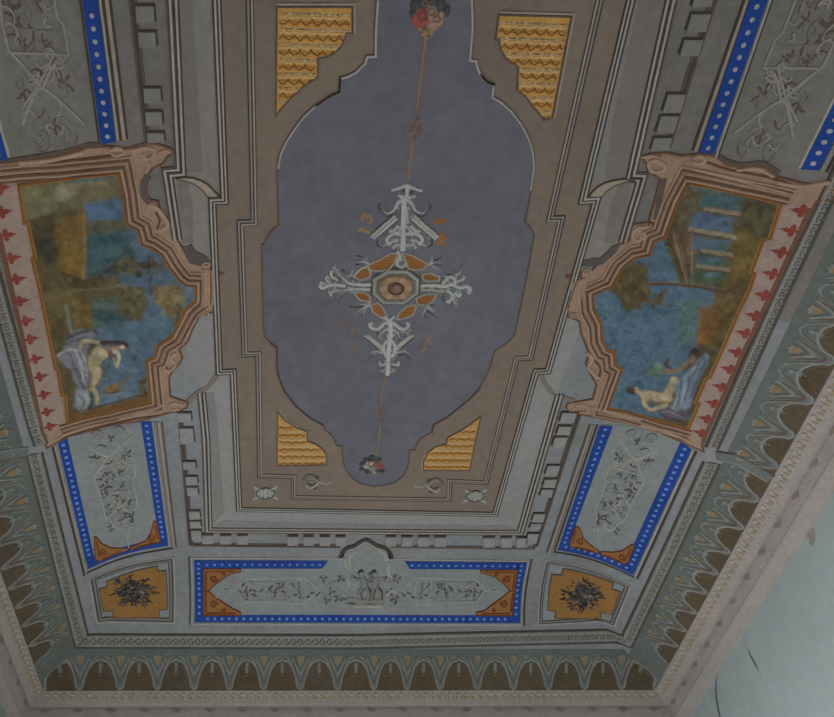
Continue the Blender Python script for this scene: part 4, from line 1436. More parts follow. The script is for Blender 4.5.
# ------------------------------------------------------------------ egg-and-dart bands
def egg_band(label, inner, outer, pitch=.062):
    t = thing('egg_and_dart_band', label, 'moulding', P(*inner[len(inner) // 2]), 'egg-and-dart bands')
    pi, po = [np.array(p) for p in PL(inner)], [np.array(p) for p in PL(outer)]
    R = Relief(); R.poly(pi + po[::-1], 'relief_mid', .005)
    R.build('band', t)
    R = Relief()
    R.line(pi, .010, 'egg_light', .011); R.line(po, .012, 'egg_dark', .010)
    sgn = 1 if edist(*offs(pi, .02)[0]) > edist(*pi[0]) else -1
    R.line(offs(pi, .016 * sgn), .010, 'line_dark', .009)
    R.build('edge_line', t)
    R = Relief()
    for a, b, c, d in zip(pi, pi[1:], po, po[1:]):
        L = np.linalg.norm(b - a); n = max(1, int(L / pitch))
        w = np.linalg.norm(c - a)
        for k in range(n):
            u = (k + .5) / n
            m = (a + (b - a) * u) * .5 + (c + (d - c) * u) * .5
            ang = math.atan2(*(b - a)[::-1])
            R.dome(m, pitch * .44, .30 * min(w, .12), ang, 'egg_dark', .008, seg=8, base=.005)
            R.dome(m, pitch * .32, .22 * min(w, .12), ang, 'egg_light', .019, seg=8, base=.006)
            R.dome(m, pitch * .13, .09 * min(w, .12), ang, 'egg_dark', .023, seg=6, base=.018)
            u2 = k / n
            m2 = (a + (b - a) * u2) * .5 + (c + (d - c) * u2) * .5
            nn = (c - a) / w
            R.line([m2 - nn * .022, m2 + nn * .022], .007, 'line_brown', .008)
    R.build('eggs', t)


egg_band('dark egg-and-dart band across the far end of the vault', [(87, 636), (355, 636.5), (623, 637)], [(77, 647.5), (355, 647.8), (630, 647.5)])
egg_band('egg-and-dart band along the left side, between the left frieze and the blue-bordered panel', [(39.6, 453), (63, 545), (86, 635)], [(27, 455), (51, 551), (75.5, 647)])
egg_band('egg-and-dart band along the left picture', [(-20, 212), (5, 303), (39, 425), (45, 444)], [(-32, 214), (-5, 305), (29, 428), (35, 446)])
egg_band('egg-and-dart band along the right side, between the right frieze and the blue-bordered panel', [(706, 462), (666, 548), (624, 636)], [(719, 464), (676, 555), (631, 647)])
egg_band('egg-and-dart band along the right picture', [(850, 142), (821.7, 200.7), (778.6, 289.5), (708, 447.5)], [(862, 142), (831.5, 201), (789, 290), (717, 449)])


# ------------------------------------------------------------------ painted leaf friezes above the cornice
def frieze(label, i, tulips, e4, ends, seams=(), low=1.0, broad=1.0):
    """i: side of the room; tulips: pixels of the gold tulip in the mouth of each leaf"""
    a0 = QUAD[i]; n = EDG[i][1]; d = QUAD[(i + 1) % 4] - a0; L = np.linalg.norm(d); d = d / L
    at = lambda s, e: tuple(a0 + d * s + n * e)
    ss = sorted([(np.array(P(*p)) - a0) @ d for p in tulips])
    if i == 1:
        g = (ss[3] - ss[0]) / 3
        while ss[0] - g > e4 * .8:
            ss.insert(0, ss[0] - g)
    if i == 3:
        g = (ss[-1] - ss[-4]) / 3
        while ss[-1] + g < L - e4 * .8:
            ss.append(ss[-1] + g)
    t = thing('leaf_frieze', label, 'painted frieze', at((ss[0] + ss[-1]) / 2, e4 / 2), 'painted leaf friezes')
    s0, s1 = ends
    R = Relief()
    m0 = s0 if s0 > 0.01 else None
    R.poly([at(s0, -.02), at(s1, -.02), at(s1 - (e4 if s1 >= L - .01 else 0), e4), at(s0 + (e4 if s0 <= .01 else 0), e4)], 'grey_green', .003)
    R.build('ground', t)
    R = Relief()
    gaps = list(zip(ss, ss[1:]))
    p0 = ss[1] - ss[0]
    edges = [(ss[0] - p0, ss[0])] + gaps + [(ss[-1], ss[-1] + p0)]
    for q0, q1 in edges:
        w = q1 - q0
        if q0 < s0 - w * .6 or q1 > s1 + w * .6:
            continue
        lo, hi = max(q0 + .05 * w, s0 + .02), min(q1 - .05 * w, s1 - .02)
        ar = [(.07, -.01), (.09, .12), (.14, .32), (.22, .52), (.34, .67), (.5, .73), (.66, .67), (.78, .52), (.86, .32), (.91, .12), (.93, -.01)]
        pts = [(min(hi, max(lo, q0 + u * w)), v * e4 * low) for u, v in ar]
        if pts[-1][0] - pts[0][0] < .05:
            continue
        R.poly([at(*p) for p in pts], 'olive_ground', .006)
        R.line([at(*p) for p in pts[1:-1]], .012, 'leaf_line', .010)
        R.line([at(q0 + (q1 - q0) * u, v * e4 * low) for u, v in ((.12, .10), (.19, .28), (.29, .46), (.39, .57), (.5, .62)) if lo < q0 + w * u < hi] or [at(lo, .1), at(lo, .12)], .007, 'line_brown', .009)
        mid = (q0 + q1) / 2
        if lo < mid < hi:
            R.line([at(mid, .66 * e4), at(mid, .40 * e4)], .030, 'leaf_grey', .009)
            for k, r in ((.60, .012), (.50, .010), (.42, .007), (.34, .005)):
                R.dome(at(mid, k * e4), r, r, 0, 'leaf_line', .013, seg=6, base=.006)
    R.build('arches', t)
    for k, s in enumerate(ss):
        w = p0 if len(ss) < 2 else (ss[min(k + 1, len(ss) - 1)] - ss[max(k - 1, 0)]) / (2 if 0 < k < len(ss) - 1 else 1)
        R = Relief()
        g = lambda u, v: at(s + u * w, v * e4)
        R.poly([g(*p) for p in ((-.30 * broad, .78), (-.20 * broad, .50), (-.12 * broad, .24), (-.08, .08), (0, .04), (.08, .08), (.12 * broad, .24), (.20 * broad, .50), (.30 * broad, .78), (.16, .72), (0, .46), (-.16, .72))], 'leaf_grey', .010)
        for sg in (-1, 1):
            R.line([g(sg * u * broad, v) for u, v in ((.42, .82), (.32, .76), (.21, .54), (.13, .28), (.09, .09), (0, .03))], .013, 'leaf_line', .015, rnd=True)
            R.line([g(sg * u, v) for u, v in ((.20, .66), (.13, .46), (.06, .30), (.0, .16))], .009, 'line_brown', .013)
            if broad > 1:
                R.line([g(sg * u * broad, v) for u, v in ((.27, .72), (.20, .54), (.12, .34), (.04, .18))], .007, 'line_brown', .013)
            R.line([g(sg * u, v) for u, v in ((.22, .80), (.14, .60), (.05, .44), (0, .38))], .009, 'leaf_line', .014)
        o = R.build('acanthus_leaf', t)
        R = Relief()
        R.poly([g(*p) for p in ((-.10, .82), (-.05, .79), (0, .85), (.05, .79), (.10, .82), (.08, .67), (0, .57), (-.08, .67))], 'tulip_gold', .012)
        R.line([g(*p) for p in ((-.10, .82), (-.05, .79), (0, .85), (.05, .79), (.10, .82))], .010, 'leaf_line', .014)
        R.build('tulip', o)
    for pa in seams:
        R = Relief()
        R.line(PL(pa), .060, 'leaf_grey', .013)
        R.line(offs(PL(pa), .034), .010, 'leaf_line', .014); R.line(offs(PL(pa), -.034), .010, 'line_brown', .014)
        R.build('dividing_band', t)


E4 = edist(*P(300, 648.5))
L2 = np.linalg.norm(QUAD[3] - QUAD[2]); L1 = np.linalg.norm(QUAD[2] - QUAD[1]); L3 = np.linalg.norm(QUAD[0] - QUAD[3])
frieze('olive and grey leaf frieze across the far end, above the far cornice', 2, [(x, 662) for x in (80.6, 121, 158, 194.7, 230, 264, 300.6, 337.8, 374, 407, 440, 477, 513, 548, 584, 621)], E4, (0, L2))
E4r = edist(*P(722, 463))
frieze('olive and grey leaf frieze along the right side, above the right cornice', 1,
       [(848, 222), (827.6, 267), (809, 308), (790, 347.5), (770, 386.5), (752.5, 420.5), (736, 450), (731, 488), (715, 514.7), (701.8, 538.8), (689.6, 559.3), (679.7, 579), (670.4, 599), (661.5, 617), (653, 632)],
       E4r, (0, L1), low=.66, broad=1.2, seams=[[(716, 455), (735, 458), (770, 478)]])
E4l = edist(*P(28, 462))
frieze('olive and grey leaf frieze along the left side, above the left cornice', 3,
       [(-14, 372), (-6, 403), (3, 432), (10.3, 473), (17.6, 502), (26, 529), (32, 551.7), (38, 572), (43.5, 591.3), (48.5, 610), (54, 630)], E4l, (0, L3), low=.66, broad=1.2, seams=[[(28, 451), (0, 455), (-20, 462)]])

# ================================================================== THE TWO PAINTED PICTURES
def vnoise(x, y, seed):
    """smooth value noise, 0..1"""
    xi, yi = np.floor(x).astype(int), np.floor(y).astype(int)
    fx, fy = x - xi, y - yi
    fx, fy = fx * fx * (3 - 2 * fx), fy * fy * (3 - 2 * fy)

    def h(a, b):
        n = (a * 374761393 + b * 668265263 + seed * 144269) & 0x7fffffff
        n = ((n ^ (n >> 13)) * 1274126177) & 0x7fffffff
        return ((n ^ (n >> 16)) & 0xffff) / 65535.0
    return (h(xi, yi) * (1 - fx) + h(xi + 1, yi) * fx) * (1 - fy) + (h(xi, yi + 1) * (1 - fx) + h(xi + 1, yi + 1) * fx) * fy


class Painter:
    """lays soft brush marks of paint on the vertices of a canvas"""

    def __init__(self, X, Y, base):
        self.X, self.Y = X, Y
        self.C = np.tile(np.array([lin(c) for c in base]), (len(X), 1))
        self.w1 = vnoise(X / 5.0, Y / 5.0, 3) * .6 + vnoise(X / 2.2, Y / 2.2, 5) * .4
        self.w2 = vnoise(X / 5.0 + 50, Y / 5.0, 7) * .6 + vnoise(X / 2.2, Y / 2.2 + 30, 9) * .4

    def lay(self, m, col):
        c = np.array([lin(v) for v in col])
        self.C = self.C * (1 - m[:, None]) + c * m[:, None]

    def blob(self, cx, cy, rx, ry, col, a=0.9, ang=0, soft=.35, rag=.35):
        t = math.radians(ang)
        dx, dy = self.X - cx, self.Y - cy
        u, v = dx * math.cos(t) + dy * math.sin(t), -dx * math.sin(t) + dy * math.cos(t)
        d = np.sqrt((u / rx) ** 2 + (v / ry) ** 2) + (self.w1 - .5) * rag
        self.lay(a * np.clip((1 - d) / soft, 0, 1), col)

    def poly(self, pts, col, a=0.9, soft=2.0, rag=2.0):
        """filled outline with a soft ragged edge"""
        X, Y = self.X + (self.w1 - .5) * rag, self.Y + (self.w2 - .5) * rag
        ins = np.zeros(len(X), bool)
        dm = np.full(len(X), 1e9)
        for (x0, y0), (x1, y1) in zip(pts, pts[1:] + pts[:1]):
            c = (y0 > Y) != (y1 > Y)
            xx = (x1 - x0) * (Y - y0) / (y1 - y0 + 1e-12) + x0
            ins ^= c & (X < xx)
            ex, ey = x1 - x0, y1 - y0
            t = np.clip(((X - x0) * ex + (Y - y0) * ey) / (ex * ex + ey * ey + 1e-9), 0, 1)
            dm = np.minimum(dm, np.hypot(X - x0 - t * ex, Y - y0 - t * ey))
        sd = np.where(ins, dm, -dm)
        self.lay(a * np.clip(sd / soft + .5, 0, 1), col)

    def stroke(self, pts, w, col, a=0.9, soft=.5, taper=False, rag=.6):
        pts = smooth(pts, 4)
        X, Y = self.X + (self.w1 - .5) * rag, self.Y + (self.w2 - .5) * rag
        m = np.zeros(len(X))
        n = len(pts) - 1
        for k, ((x0, y0), (x1, y1)) in enumerate(zip(pts, pts[1:])):
            ex, ey = x1 - x0, y1 - y0
            t = np.clip(((X - x0) * ex + (Y - y0) * ey) / (ex * ex + ey * ey + 1e-9), 0, 1)
            ww = w * (1 - .75 * k / n) if taper else w
            m = np.maximum(m, np.clip((1 - np.hypot(X - x0 - t * ex, Y - y0 - t * ey) / ww) / soft, 0, 1))
        self.lay(a * m, col)

    def leaves(self, cx, cy, rx, ry, cols, n, r, seed, a=.8):
        g = random.Random(seed)
        for _ in range(n):
            t, q = g.uniform(0, 6.283), math.sqrt(g.uniform(0, 1))
            self.blob(cx + rx * q * math.cos(t), cy + ry * q * math.sin(t), r * g.uniform(.5, 1.3), r * g.uniform(.4, .9), g.choice(cols), a, g.uniform(0, 180), .6, .6)

    def dabs(self, n, seed):
        """short visible brush touches in slightly varied local colour"""
        g = np.random.RandomState(seed)
        for _ in range(n):
            k = g.randint(len(self.X))
            cx, cy, a = self.X[k], self.Y[k], g.uniform(0, 3.14)
            near = np.abs(self.X - cx) + np.abs(self.Y - cy) < 7
            dx, dy = self.X[near] - cx, self.Y[near] - cy
            u, v = dx * math.cos(a) + dy * math.sin(a), -dx * math.sin(a) + dy * math.cos(a)
            m = .8 * np.clip(1.6 * (1 - np.sqrt((u / g.uniform(1.5, 4.5)) ** 2 + (v / g.uniform(.6, 1.2)) ** 2)), 0, 1)
            self.C[near] = self.C[near] * (1 - m[:, None]) + self.C[k] * g.uniform(.5, 1.5) * m[:, None]

    def mottle(self, amt):
        self.C *= (1 + amt * ((self.w1 - .5) + (vnoise(self.X / 12, self.Y / 12, 11) - .5)))[:, None]


def canvas(outline, painter, par, off=0.012, step=0.007):
    """dense mesh on the vault that carries the paint of the picture as a colour attribute"""
    pp = np.array(PL(outline))
    x0, y0 = pp.min(0); x1, y1 = pp.max(0)
    nx, ny = int((x1 - x0) / step) + 1, int((y1 - y0) / step) + 1
    gx, gy = np.meshgrid(np.linspace(x0, x1, nx), np.linspace(y0, y1, ny))
    gx, gy = gx.ravel(), gy.ravel()
    ins = np.zeros(len(gx), bool)
    for (a0, b0), (a1, b1) in zip(pp, np.roll(pp, -1, 0)):
        c = (b0 > gy) != (b1 > gy)
        ins ^= c & (gx < (a1 - a0) * (gy - b0) / (b1 - b0 + 1e-12) + a0)
    idx = -np.ones(len(gx), int)
    idx[ins] = np.arange(ins.sum())
    vx, vy = gx[ins], gy[ins]
    V = np.array([(x, y, surf(x, y) - off) for x, y in zip(vx, vy)])
    I = idx.reshape(ny, nx)
    faces = []
    for j in range(ny - 1):
        for i in range(nx - 1):
            q = [I[j, i], I[j + 1, i], I[j + 1, i + 1], I[j, i + 1]]
            if min(q) >= 0:
                faces.append([int(k) for k in q])
    px = to_px(V)
    P_ = painter(px[:, 0], px[:, 1])
    col = np.clip(P_.C * K, 0, .9)
    me = bpy.data.meshes.new('canvas')
    org = WORG[par.name]
    me.from_pydata([tuple(Vector(v) - org) for v in V], [], faces)
    at = me.color_attributes.new('paint', 'FLOAT_COLOR', 'POINT')
    at.data.foreach_set('color', np.hstack([col, np.ones((len(col), 1))]).astype(np.float32).ravel())
    me.materials.append(MATS['fresco'])
    me.update()
    o = bpy.data.objects.new('canvas', me)
    COL.objects.link(o)
    WORG[o.name] = org
    o.parent = par
    return o


m = bpy.data.materials.new('fresco'); MATS['fresco'] = m
m.use_nodes = True
nt = m.node_tree; bs = nt.nodes['Principled BSDF']
bs.inputs['Roughness'].default_value = .85
bs.inputs['Specular IOR Level'].default_value = .18
an = nt.nodes.new('ShaderNodeAttribute'); an.attribute_name = 'paint'
ge = nt.nodes.new('ShaderNodeNewGeometry')
nz = nt.nodes.new('ShaderNodeTexNoise'); nz.inputs['Scale'].default_value = 22; nz.inputs['Detail'].default_value = 6
nt.links.new(ge.outputs['Position'], nz.inputs['Vector'])
mr = nt.nodes.new('ShaderNodeMapRange'); mr.inputs['From Min'].default_value = .3; mr.inputs['From Max'].default_value = .7
mr.inputs['To Min'].default_value = .84; mr.inputs['To Max'].default_value = 1.16
nt.links.new(nz.outputs['Fac'], mr.inputs['Value'])
sc_ = nt.nodes.new('ShaderNodeVectorMath'); sc_.operation = 'SCALE'
nt.links.new(an.outputs['Color'], sc_.inputs[0]); nt.links.new(mr.outputs['Result'], sc_.inputs['Scale'])
nt.links.new(sc_.outputs['Vector'], bs.inputs['Base Color'])

SKIN, SKIN_D, SKIN_L = (124, 112, 88), (88, 72, 54), (138, 128, 106)


def paint_left(X, Y):
    p = Painter(X, Y, (68, 62, 44))
    B = p.blob; S_ = p.stroke; G = p.poly
    # sky seen at the right and the lower half
    G([(84, 168), (130, 168), (152, 240), (200, 285), (200, 310), (155, 360), (155, 405), (92, 416), (96, 330), (120, 312), (120, 290), (84, 280)], (64, 80, 92), .95)
    G([(20, 184), (118, 170), (122, 202), (60, 212), (24, 222)], (84, 80, 60), .9, 5)
    B(40, 196, 20, 10, (94, 90, 66), .8); B(88, 178, 30, 6, (58, 76, 82), .8, -6)
    G([(55, 186), (68, 184), (108, 182), (108, 186), (86, 188), (62, 202), (56, 203)], (104, 99, 80), .8, 3)
    G([(74, 186), (117, 182), (118, 196), (80, 200)], (86, 78, 60), .8, 4)
    G([(84, 204), (120, 198), (124, 218), (86, 221)], (60, 78, 96), .95, 2); B(100, 210, 16, 6, (70, 86, 102), .5)
    G([(80, 221), (128, 219), (128, 232), (84, 236)], (70, 66, 52), .9, 3)
    G([(84, 236), (130, 231), (136, 262), (84, 284)], (46, 64, 66), .9, 6, 5)
    B(106, 252, 20, 7, (58, 78, 80), .7, -8); B(110, 240, 20, 4, (40, 58, 62), .7); B(100, 268, 16, 3, (66, 78, 74), .6, -15)
    # great ochre trunk and dark foliage to the left
    G([(54, 222), (86, 212), (86, 276), (66, 278), (55, 258)], (88, 70, 38), .9, 8, 6)
    B(72, 232, 14, 12, (76, 60, 34), .7); B(74, 262, 12, 12, (100, 80, 38), .6); S_([(84, 215), (85, 250), (83, 280)], 1.6, (104, 88, 52), .7)
    G([(26, 222), (54, 214), (58, 262), (40, 268), (34, 250)], (54, 50, 38), .9, 4); B(46, 248, 9, 12, (40, 42, 34), .8)
    B(46, 222, 12, 7, (66, 56, 38), .7); B(40, 270, 10, 14, (74, 62, 38), .7)
    G([(38, 282), (120, 276), (120, 300), (52, 322), (46, 300)], (72, 64, 44), .9, 4); B(60, 296, 16, 9, (84, 74, 48), .7)
    B(82, 284, 18, 5, (58, 50, 36), .8); S_([(63, 274), (86, 281), (104, 274), (120, 258), (134, 238)], 2.2, (58, 46, 32), .9, taper=True)
    S_([(80, 280), (104, 278), (130, 268), (146, 262)], 1.4, (62, 52, 36), .8); S_([(104, 273), (120, 270), (134, 256)], 1.0, (50, 44, 32), .8)
    S_([(60, 292), (90, 290), (124, 286)], 1.3, (92, 82, 56), .6)
    G([(72, 300), (90, 300), (92, 326), (74, 328)], (88, 72, 42), .85, 7, 6); G([(92, 300), (124, 296), (126, 322), (94, 330)], (52, 70, 68), .85, 7, 6)
    B(106, 306, 14, 4, (74, 86, 78), .6); B(104, 318, 14, 4, (42, 62, 62), .6); S_([(66, 306), (69, 322), (71, 332)], 2.6, (82, 94, 84), .8)
    G([(44, 300), (64, 298), (66, 334), (54, 350)], (76, 66, 44), .8, 4); B(58, 330, 8, 14, (64, 56, 38), .7)
    # trees against the sky
    p.leaves(131, 268, 14, 9, [(66, 60, 40), (54, 54, 40), (80, 72, 46)], 26, 5, 1); p.leaves(156, 265, 12, 8, [(70, 60, 40), (58, 50, 36)], 20, 4.5, 2)
    S_([(154, 268), (150, 282), (152, 294)], 1.2, (60, 50, 36), .8)
    G([(118, 288), (144, 286), (148, 304), (140, 322), (128, 316), (119, 304)], (68, 62, 40), .9, 3); p.leaves(131, 303, 14, 17, [(70, 66, 42), (58, 56, 38), (86, 78, 50)], 34, 5, 3)
    G([(152, 286), (182, 286), (186, 302), (176, 322), (164, 310), (154, 300)], (90, 80, 56), .9, 3); p.leaves(168, 299, 14, 13, [(96, 84, 58), (78, 70, 48), (106, 94, 66)], 30, 5, 4)
    p.leaves(174, 314, 8, 10, [(72, 64, 42), (84, 74, 48)], 16, 4, 5); B(188, 292, 4, 8, (76, 90, 100), .8)
    # lighter sky over the horizon, dark bank at the foot
    B(120, 392, 34, 14, (82, 94, 102), .75, -10, .8); B(150, 340, 22, 18, (58, 76, 90), .5, 0, .9); B(112, 330, 14, 10, (60, 78, 88), .6)
    p.leaves(146, 388, 6, 11, [(62, 54, 38), (74, 62, 40)], 18, 4, 6)
    S_([(66, 420), (108, 408), (152, 399)], 2.4, (66, 50, 34), .9); B(64, 385, 6, 30, (72, 60, 42), .7)
    p.dabs(900, 3)
    # rock and drapery
    G([(64, 414), (81, 411), (112, 404), (147, 394), (153, 402), (110, 414), (66, 425)], (82, 62, 40), .95, 2)
    S_([(80, 411), (112, 403), (147, 393)], 1.0, (52, 42, 32), .8)
    Z = lambda q: [(40 + x * .1535, 320 + y * .1535) for x, y in q]
    G(Z([(104, 236), (150, 190), (190, 90), (250, 64), (350, 58), (372, 100), (300, 190), (325, 250), (332, 340), (305, 450), (330, 540), (270, 604), (215, 565), (236, 440), (200, 330), (140, 268)]), (90, 91, 96), .95, 2.5)
    S_(Z([(180, 120), (240, 90), (340, 66), (372, 92)]), 2.2, (54, 54, 60), .85); S_(Z([(120, 230), (190, 190), (260, 200)]), 1.6, (116, 114, 114), .8); S_(Z([(150, 170), (210, 140), (300, 110)]), 1.3, (70, 66, 72), .8)
    for k, q in enumerate((((190, 220), (230, 300), (270, 380)), ((230, 200), (270, 280), (300, 360)), ((200, 270), (240, 350), (280, 440)), ((270, 210), (300, 270), (310, 330)), ((290, 340), (294, 400), (288, 450)), ((250, 240), (270, 330), (296, 420)))):
        S_(Z(q), 1.4, (124, 126, 128) if k % 2 else (66, 68, 76), .8, .6)
    G(Z([(250, 460), (320, 455), (330, 520), (300, 580), (250, 585), (228, 530)]), (112, 116, 118), .85, 2.5); S_(Z([(255, 490), (290, 530), (270, 580)]), 1.2, (66, 70, 74), .8); S_(Z([(330, 470), (340, 520), (330, 560)]), 1.8, (50, 52, 54), .8)
    S_(Z([(290, 480), (310, 510), (296, 560)]), 1.1, (134, 136, 134), .7)
    # reclining figure, head to the right
    G(Z([(378, 160), (442, 195), (455, 235), (405, 280), (400, 310), (418, 350), (388, 405), (358, 458), (318, 468), (310, 420), (326, 370), (300, 290), (302, 235), (340, 190)]), (86, 72, 54), .9, 1.6)
    G(Z([(378, 168), (438, 200), (445, 238), (398, 275), (392, 305), (408, 350), (380, 402), (350, 450), (325, 458), (320, 420), (338, 368), (312, 290), (314, 242), (348, 198)]), SKIN, .97, 1.6)
    B(101.5, 352.5, 4.2, 4.6, SKIN_L, .8); B(105.5, 355, 2.4, 2.4, SKIN_L, .8); B(95, 358, 3.2, 4, (110, 96, 74), .6); B(97.5, 371, 4.4, 4.6, SKIN_L, .7); B(94, 382, 3, 5, SKIN_L, .6)
    S_(Z([(392, 300), (372, 290), (350, 296)]), .9, SKIN_D, .6, .6); S_(Z([(345, 380), (336, 410), (338, 450)]), .9, SKIN_D, .6, .6)
    S_(Z([(352, 455), (370, 490), (376, 540)]), 2.8, SKIN, .95, .4); S_(Z([(385, 470), (392, 510), (384, 545)]), 1.1, (74, 58, 44), .7, .6)
    S_(Z([(264, 178), (270, 150), (292, 136), (340, 140), (392, 150)]), 2.6, SKIN, .95, .4); S_(Z([(290, 132), (340, 136), (385, 145)]), 1.1, SKIN_L, .8, .6); S_(Z([(275, 185), (296, 158), (350, 160)]), 1.0, (66, 56, 48), .7, .6)
    S_(Z([(400, 150), (460, 146), (540, 150), (565, 168)]), 2.8, (48, 40, 36), .95, .5); S_(Z([(440, 180), (490, 182), (540, 180)]), 3.0, (110, 88, 68), .95, .4); B(122.5, 347, 2.8, 2.4, SKIN_L, .9)
    S_(Z([(448, 168), (500, 168), (530, 164)]), .9, (60, 46, 40), .8, .6); B(111, 355, 3.2, 4.4, (82, 58, 44), .85)
    S_(Z([(480, 205), (505, 215), (515, 250), (500, 300)]), 2.2, SKIN_L, .95, .4); S_(Z([(478, 250), (485, 280), (497, 305)]), 1.4, SKIN, .9, .5)
    # winged child in ochre shadow
    B(112, 389, 11, 5, (86, 70, 44), .9, -10); B(117, 386, 5, 4, (102, 82, 52), .8); B(108, 389, 4, 3, (98, 78, 50), .7); S_([(120, 384), (127, 378), (130, 372)], 2.2, (80, 76, 62), .8); S_([(103, 392.5), (110, 393.5), (119, 391)], 1.2, (54, 44, 34), .7)
    p.mottle(.35)
    return p


def paint_right(X, Y):
    p = Painter(X, Y, (70, 62, 42))
    B = p.blob; S_ = p.stroke; G = p.poly
    G([(585, 250), (660, 230), (680, 282), (740, 290), (722, 308), (700, 340), (690, 420), (600, 412), (585, 300)], (63, 81, 94), .97)
    B(640, 330, 34, 22, (68, 86, 100), .6, 0, .9); B(624, 396, 18, 14, (64, 84, 98), .6, 0, .9); B(660, 358, 20, 14, (58, 76, 86), .6, 0, .9)
    G([(676, 300), (704, 300), (704, 330), (690, 346), (676, 346)], (68, 84, 82), .8, 5)
    # pilaster and colonnade above
    G([(671, 232), (700, 226), (698, 284), (684, 284)], (84, 70, 56), .95, 2)
    for a, b in (((674, 236), (686, 282)), ((692, 232), (692, 282))):
        S_([a, ((a[0] + b[0]) / 2 + .2, (a[1] + b[1]) / 2), b], 1.4, (112, 96, 78), .7)
    S_([(680, 234), (687, 260), (690, 282)], 1.6, (64, 54, 44), .7); S_([(668, 238), (678, 262), (686, 284)], 1.2, (58, 48, 38), .8)
    G([(682, 182), (780, 202), (768, 240), (692, 236), (676, 230), (676, 206)], (68, 64, 50), .95, 3)
    B(690, 196, 12, 10, (74, 66, 50), .8); B(684, 222, 9, 12, (76, 68, 56), .8)
    G([(688, 184), (724, 190), (720, 196), (692, 190)], (70, 84, 88), .8, 3)
    for y0, y1, x0, x1, c in ((193, 207, 704, 742, (52, 74, 80)), (212, 229, 694, 734, (62, 78, 98)), (236, 250, 694, 730, (64, 80, 94)), (254, 266, 696, 726, (58, 76, 78)), (269, 282, 694, 726, (56, 72, 58))):
        G([(x0, y0), (x1, y0 + 6), (x1 - 4, y1 + 4), (x0 - 4, y1 - 1)], c, .9, 5, 5); B((x0 + x1) / 2 + 4, (y0 + y1) / 2, 10, 4, (70, 88, 104), .5)
        B((x0 + x1) / 2 + 12, (y0 + y1) / 2 + 3, 9, 4, (52, 66, 54), .6)
    for a, b in (((706, 209), (740, 214)), ((690, 229), (738, 238)), ((703, 251), (732, 255)), ((698, 266), (728, 270))):
        S_([a, ((a[0] + b[0]) / 2, (a[1] + b[1]) / 2 + .3), b], 3.0, (106, 96, 80), .9); S_([(a[0], a[1] + 2.6), ((a[0] + b[0]) / 2, (a[1] + b[1]) / 2 + 3), (b[0], b[1] + 2.6)], 1.2, (66, 56, 46), .8)
    G([(744, 202), (780, 204), (768, 238), (748, 232), (740, 216)], (64, 60, 44), .9, 4); p.leaves(758, 216, 16, 13, [(66, 62, 46), (54, 52, 38), (76, 70, 50)], 34, 5, 7)
    G([(738, 226), (764, 240), (752, 274), (736, 290), (726, 286), (736, 254)], (80, 68, 40), .9, 4); p.leaves(744, 254, 11, 26, [(84, 72, 42), (70, 60, 38), (92, 78, 46)], 30, 5, 8)
    G([(716, 284), (750, 276), (742, 300), (722, 340), (706, 346), (712, 310)], (72, 60, 38), .9, 4); p.leaves(728, 304, 13, 22, [(78, 66, 40), (58, 50, 34), (86, 70, 40)], 32, 5, 9)
    G([(700, 308), (716, 302), (718, 326), (708, 346), (696, 346)], (92, 66, 38), .9, 6, 5); B(702, 338, 6, 9, (104, 70, 34), .7); B(718, 340, 8, 8, (66, 52, 32), .8)
    # horizontal tree with leafy crown
    S_([(640, 284), (668, 284), (700, 287), (724, 292), (742, 284)], 2.2, (64, 50, 34), .95); S_([(640, 282.6), (680, 283), (716, 288)], .9, (92, 78, 56), .7)
    G([(606, 286), (622, 270), (640, 262), (648, 268), (648, 292), (640, 306), (626, 310), (616, 296)], (68, 58, 36), .85, 4)
    p.leaves(630, 284, 17, 20, [(74, 62, 38), (58, 52, 34), (86, 72, 44), (66, 56, 34)], 60, 5, 10); p.leaves(655, 298, 12, 8, [(74, 60, 38), (62, 52, 34)], 26, 4.5, 11)
    p.leaves(632, 305, 8, 5, [(70, 60, 38), (80, 66, 40)], 14, 4, 12)
    S_([(658, 312), (668, 312), (680, 309)], 1.6, (48, 62, 70), .6); S_([(612, 334), (616, 342), (614, 350)], 1.2, (56, 66, 70), .5)
    p.dabs(900, 4)
    # dark bank and drapery under the figures
    G([(690, 350), (706, 344), (716, 352), (706, 378), (698, 402), (684, 424), (664, 420), (676, 396)], (62, 56, 44), .85, 3)
    G([(676, 392), (684, 374), (696, 362), (706, 352), (710, 358), (702, 374), (694, 392), (690, 408), (680, 414), (672, 406)], (84, 94, 104), .95, 2)
    for k, q in enumerate((((704, 356), (694, 372), (686, 390)), ((698, 362), (688, 380), (682, 400)), ((706, 360), (698, 378), (690, 398)), ((684, 382), (680, 396), (678, 408)))):
        S_(q, 1.3, (112, 120, 126) if k % 2 else (60, 66, 76), .75)
    B(676, 412, 12, 6, (66, 60, 68), .9, 14); S_([(664, 410), (672, 416), (684, 420)], 1.5, (92, 90, 92), .7); B(686, 402, 4, 7, (98, 104, 112), .7)
    # far figure and wing
    B(654, 371, 9, 5, (74, 88, 66), .8, -20); B(658, 366, 5, 4, (84, 98, 74), .7); S_([(645, 374), (654, 374), (664, 376)], 1.6, (62, 76, 60), .7)
    S_([(664, 371), (675, 371), (684, 366), (692, 360)], 3.0, (98, 82, 64), .9, .4); S_([(670, 368), (666, 364), (668, 360)], 2.4, (60, 48, 40), .9)
    B(695, 353, 5, 5, (48, 44, 42), .9); B(693, 358, 3, 4, (100, 84, 68), .8); S_([(688, 363), (694, 366), (698, 362)], 1.4, (70, 60, 54), .8)
    # near reclining figure
    S_([(646, 396.5), (657, 398), (668, 399.5), (676, 399)], 7.6, (84, 70, 54), .9, .35)
    S_([(646, 395.5), (657, 397.5), (667, 398.5)], 6.2, SKIN, .97, .4)
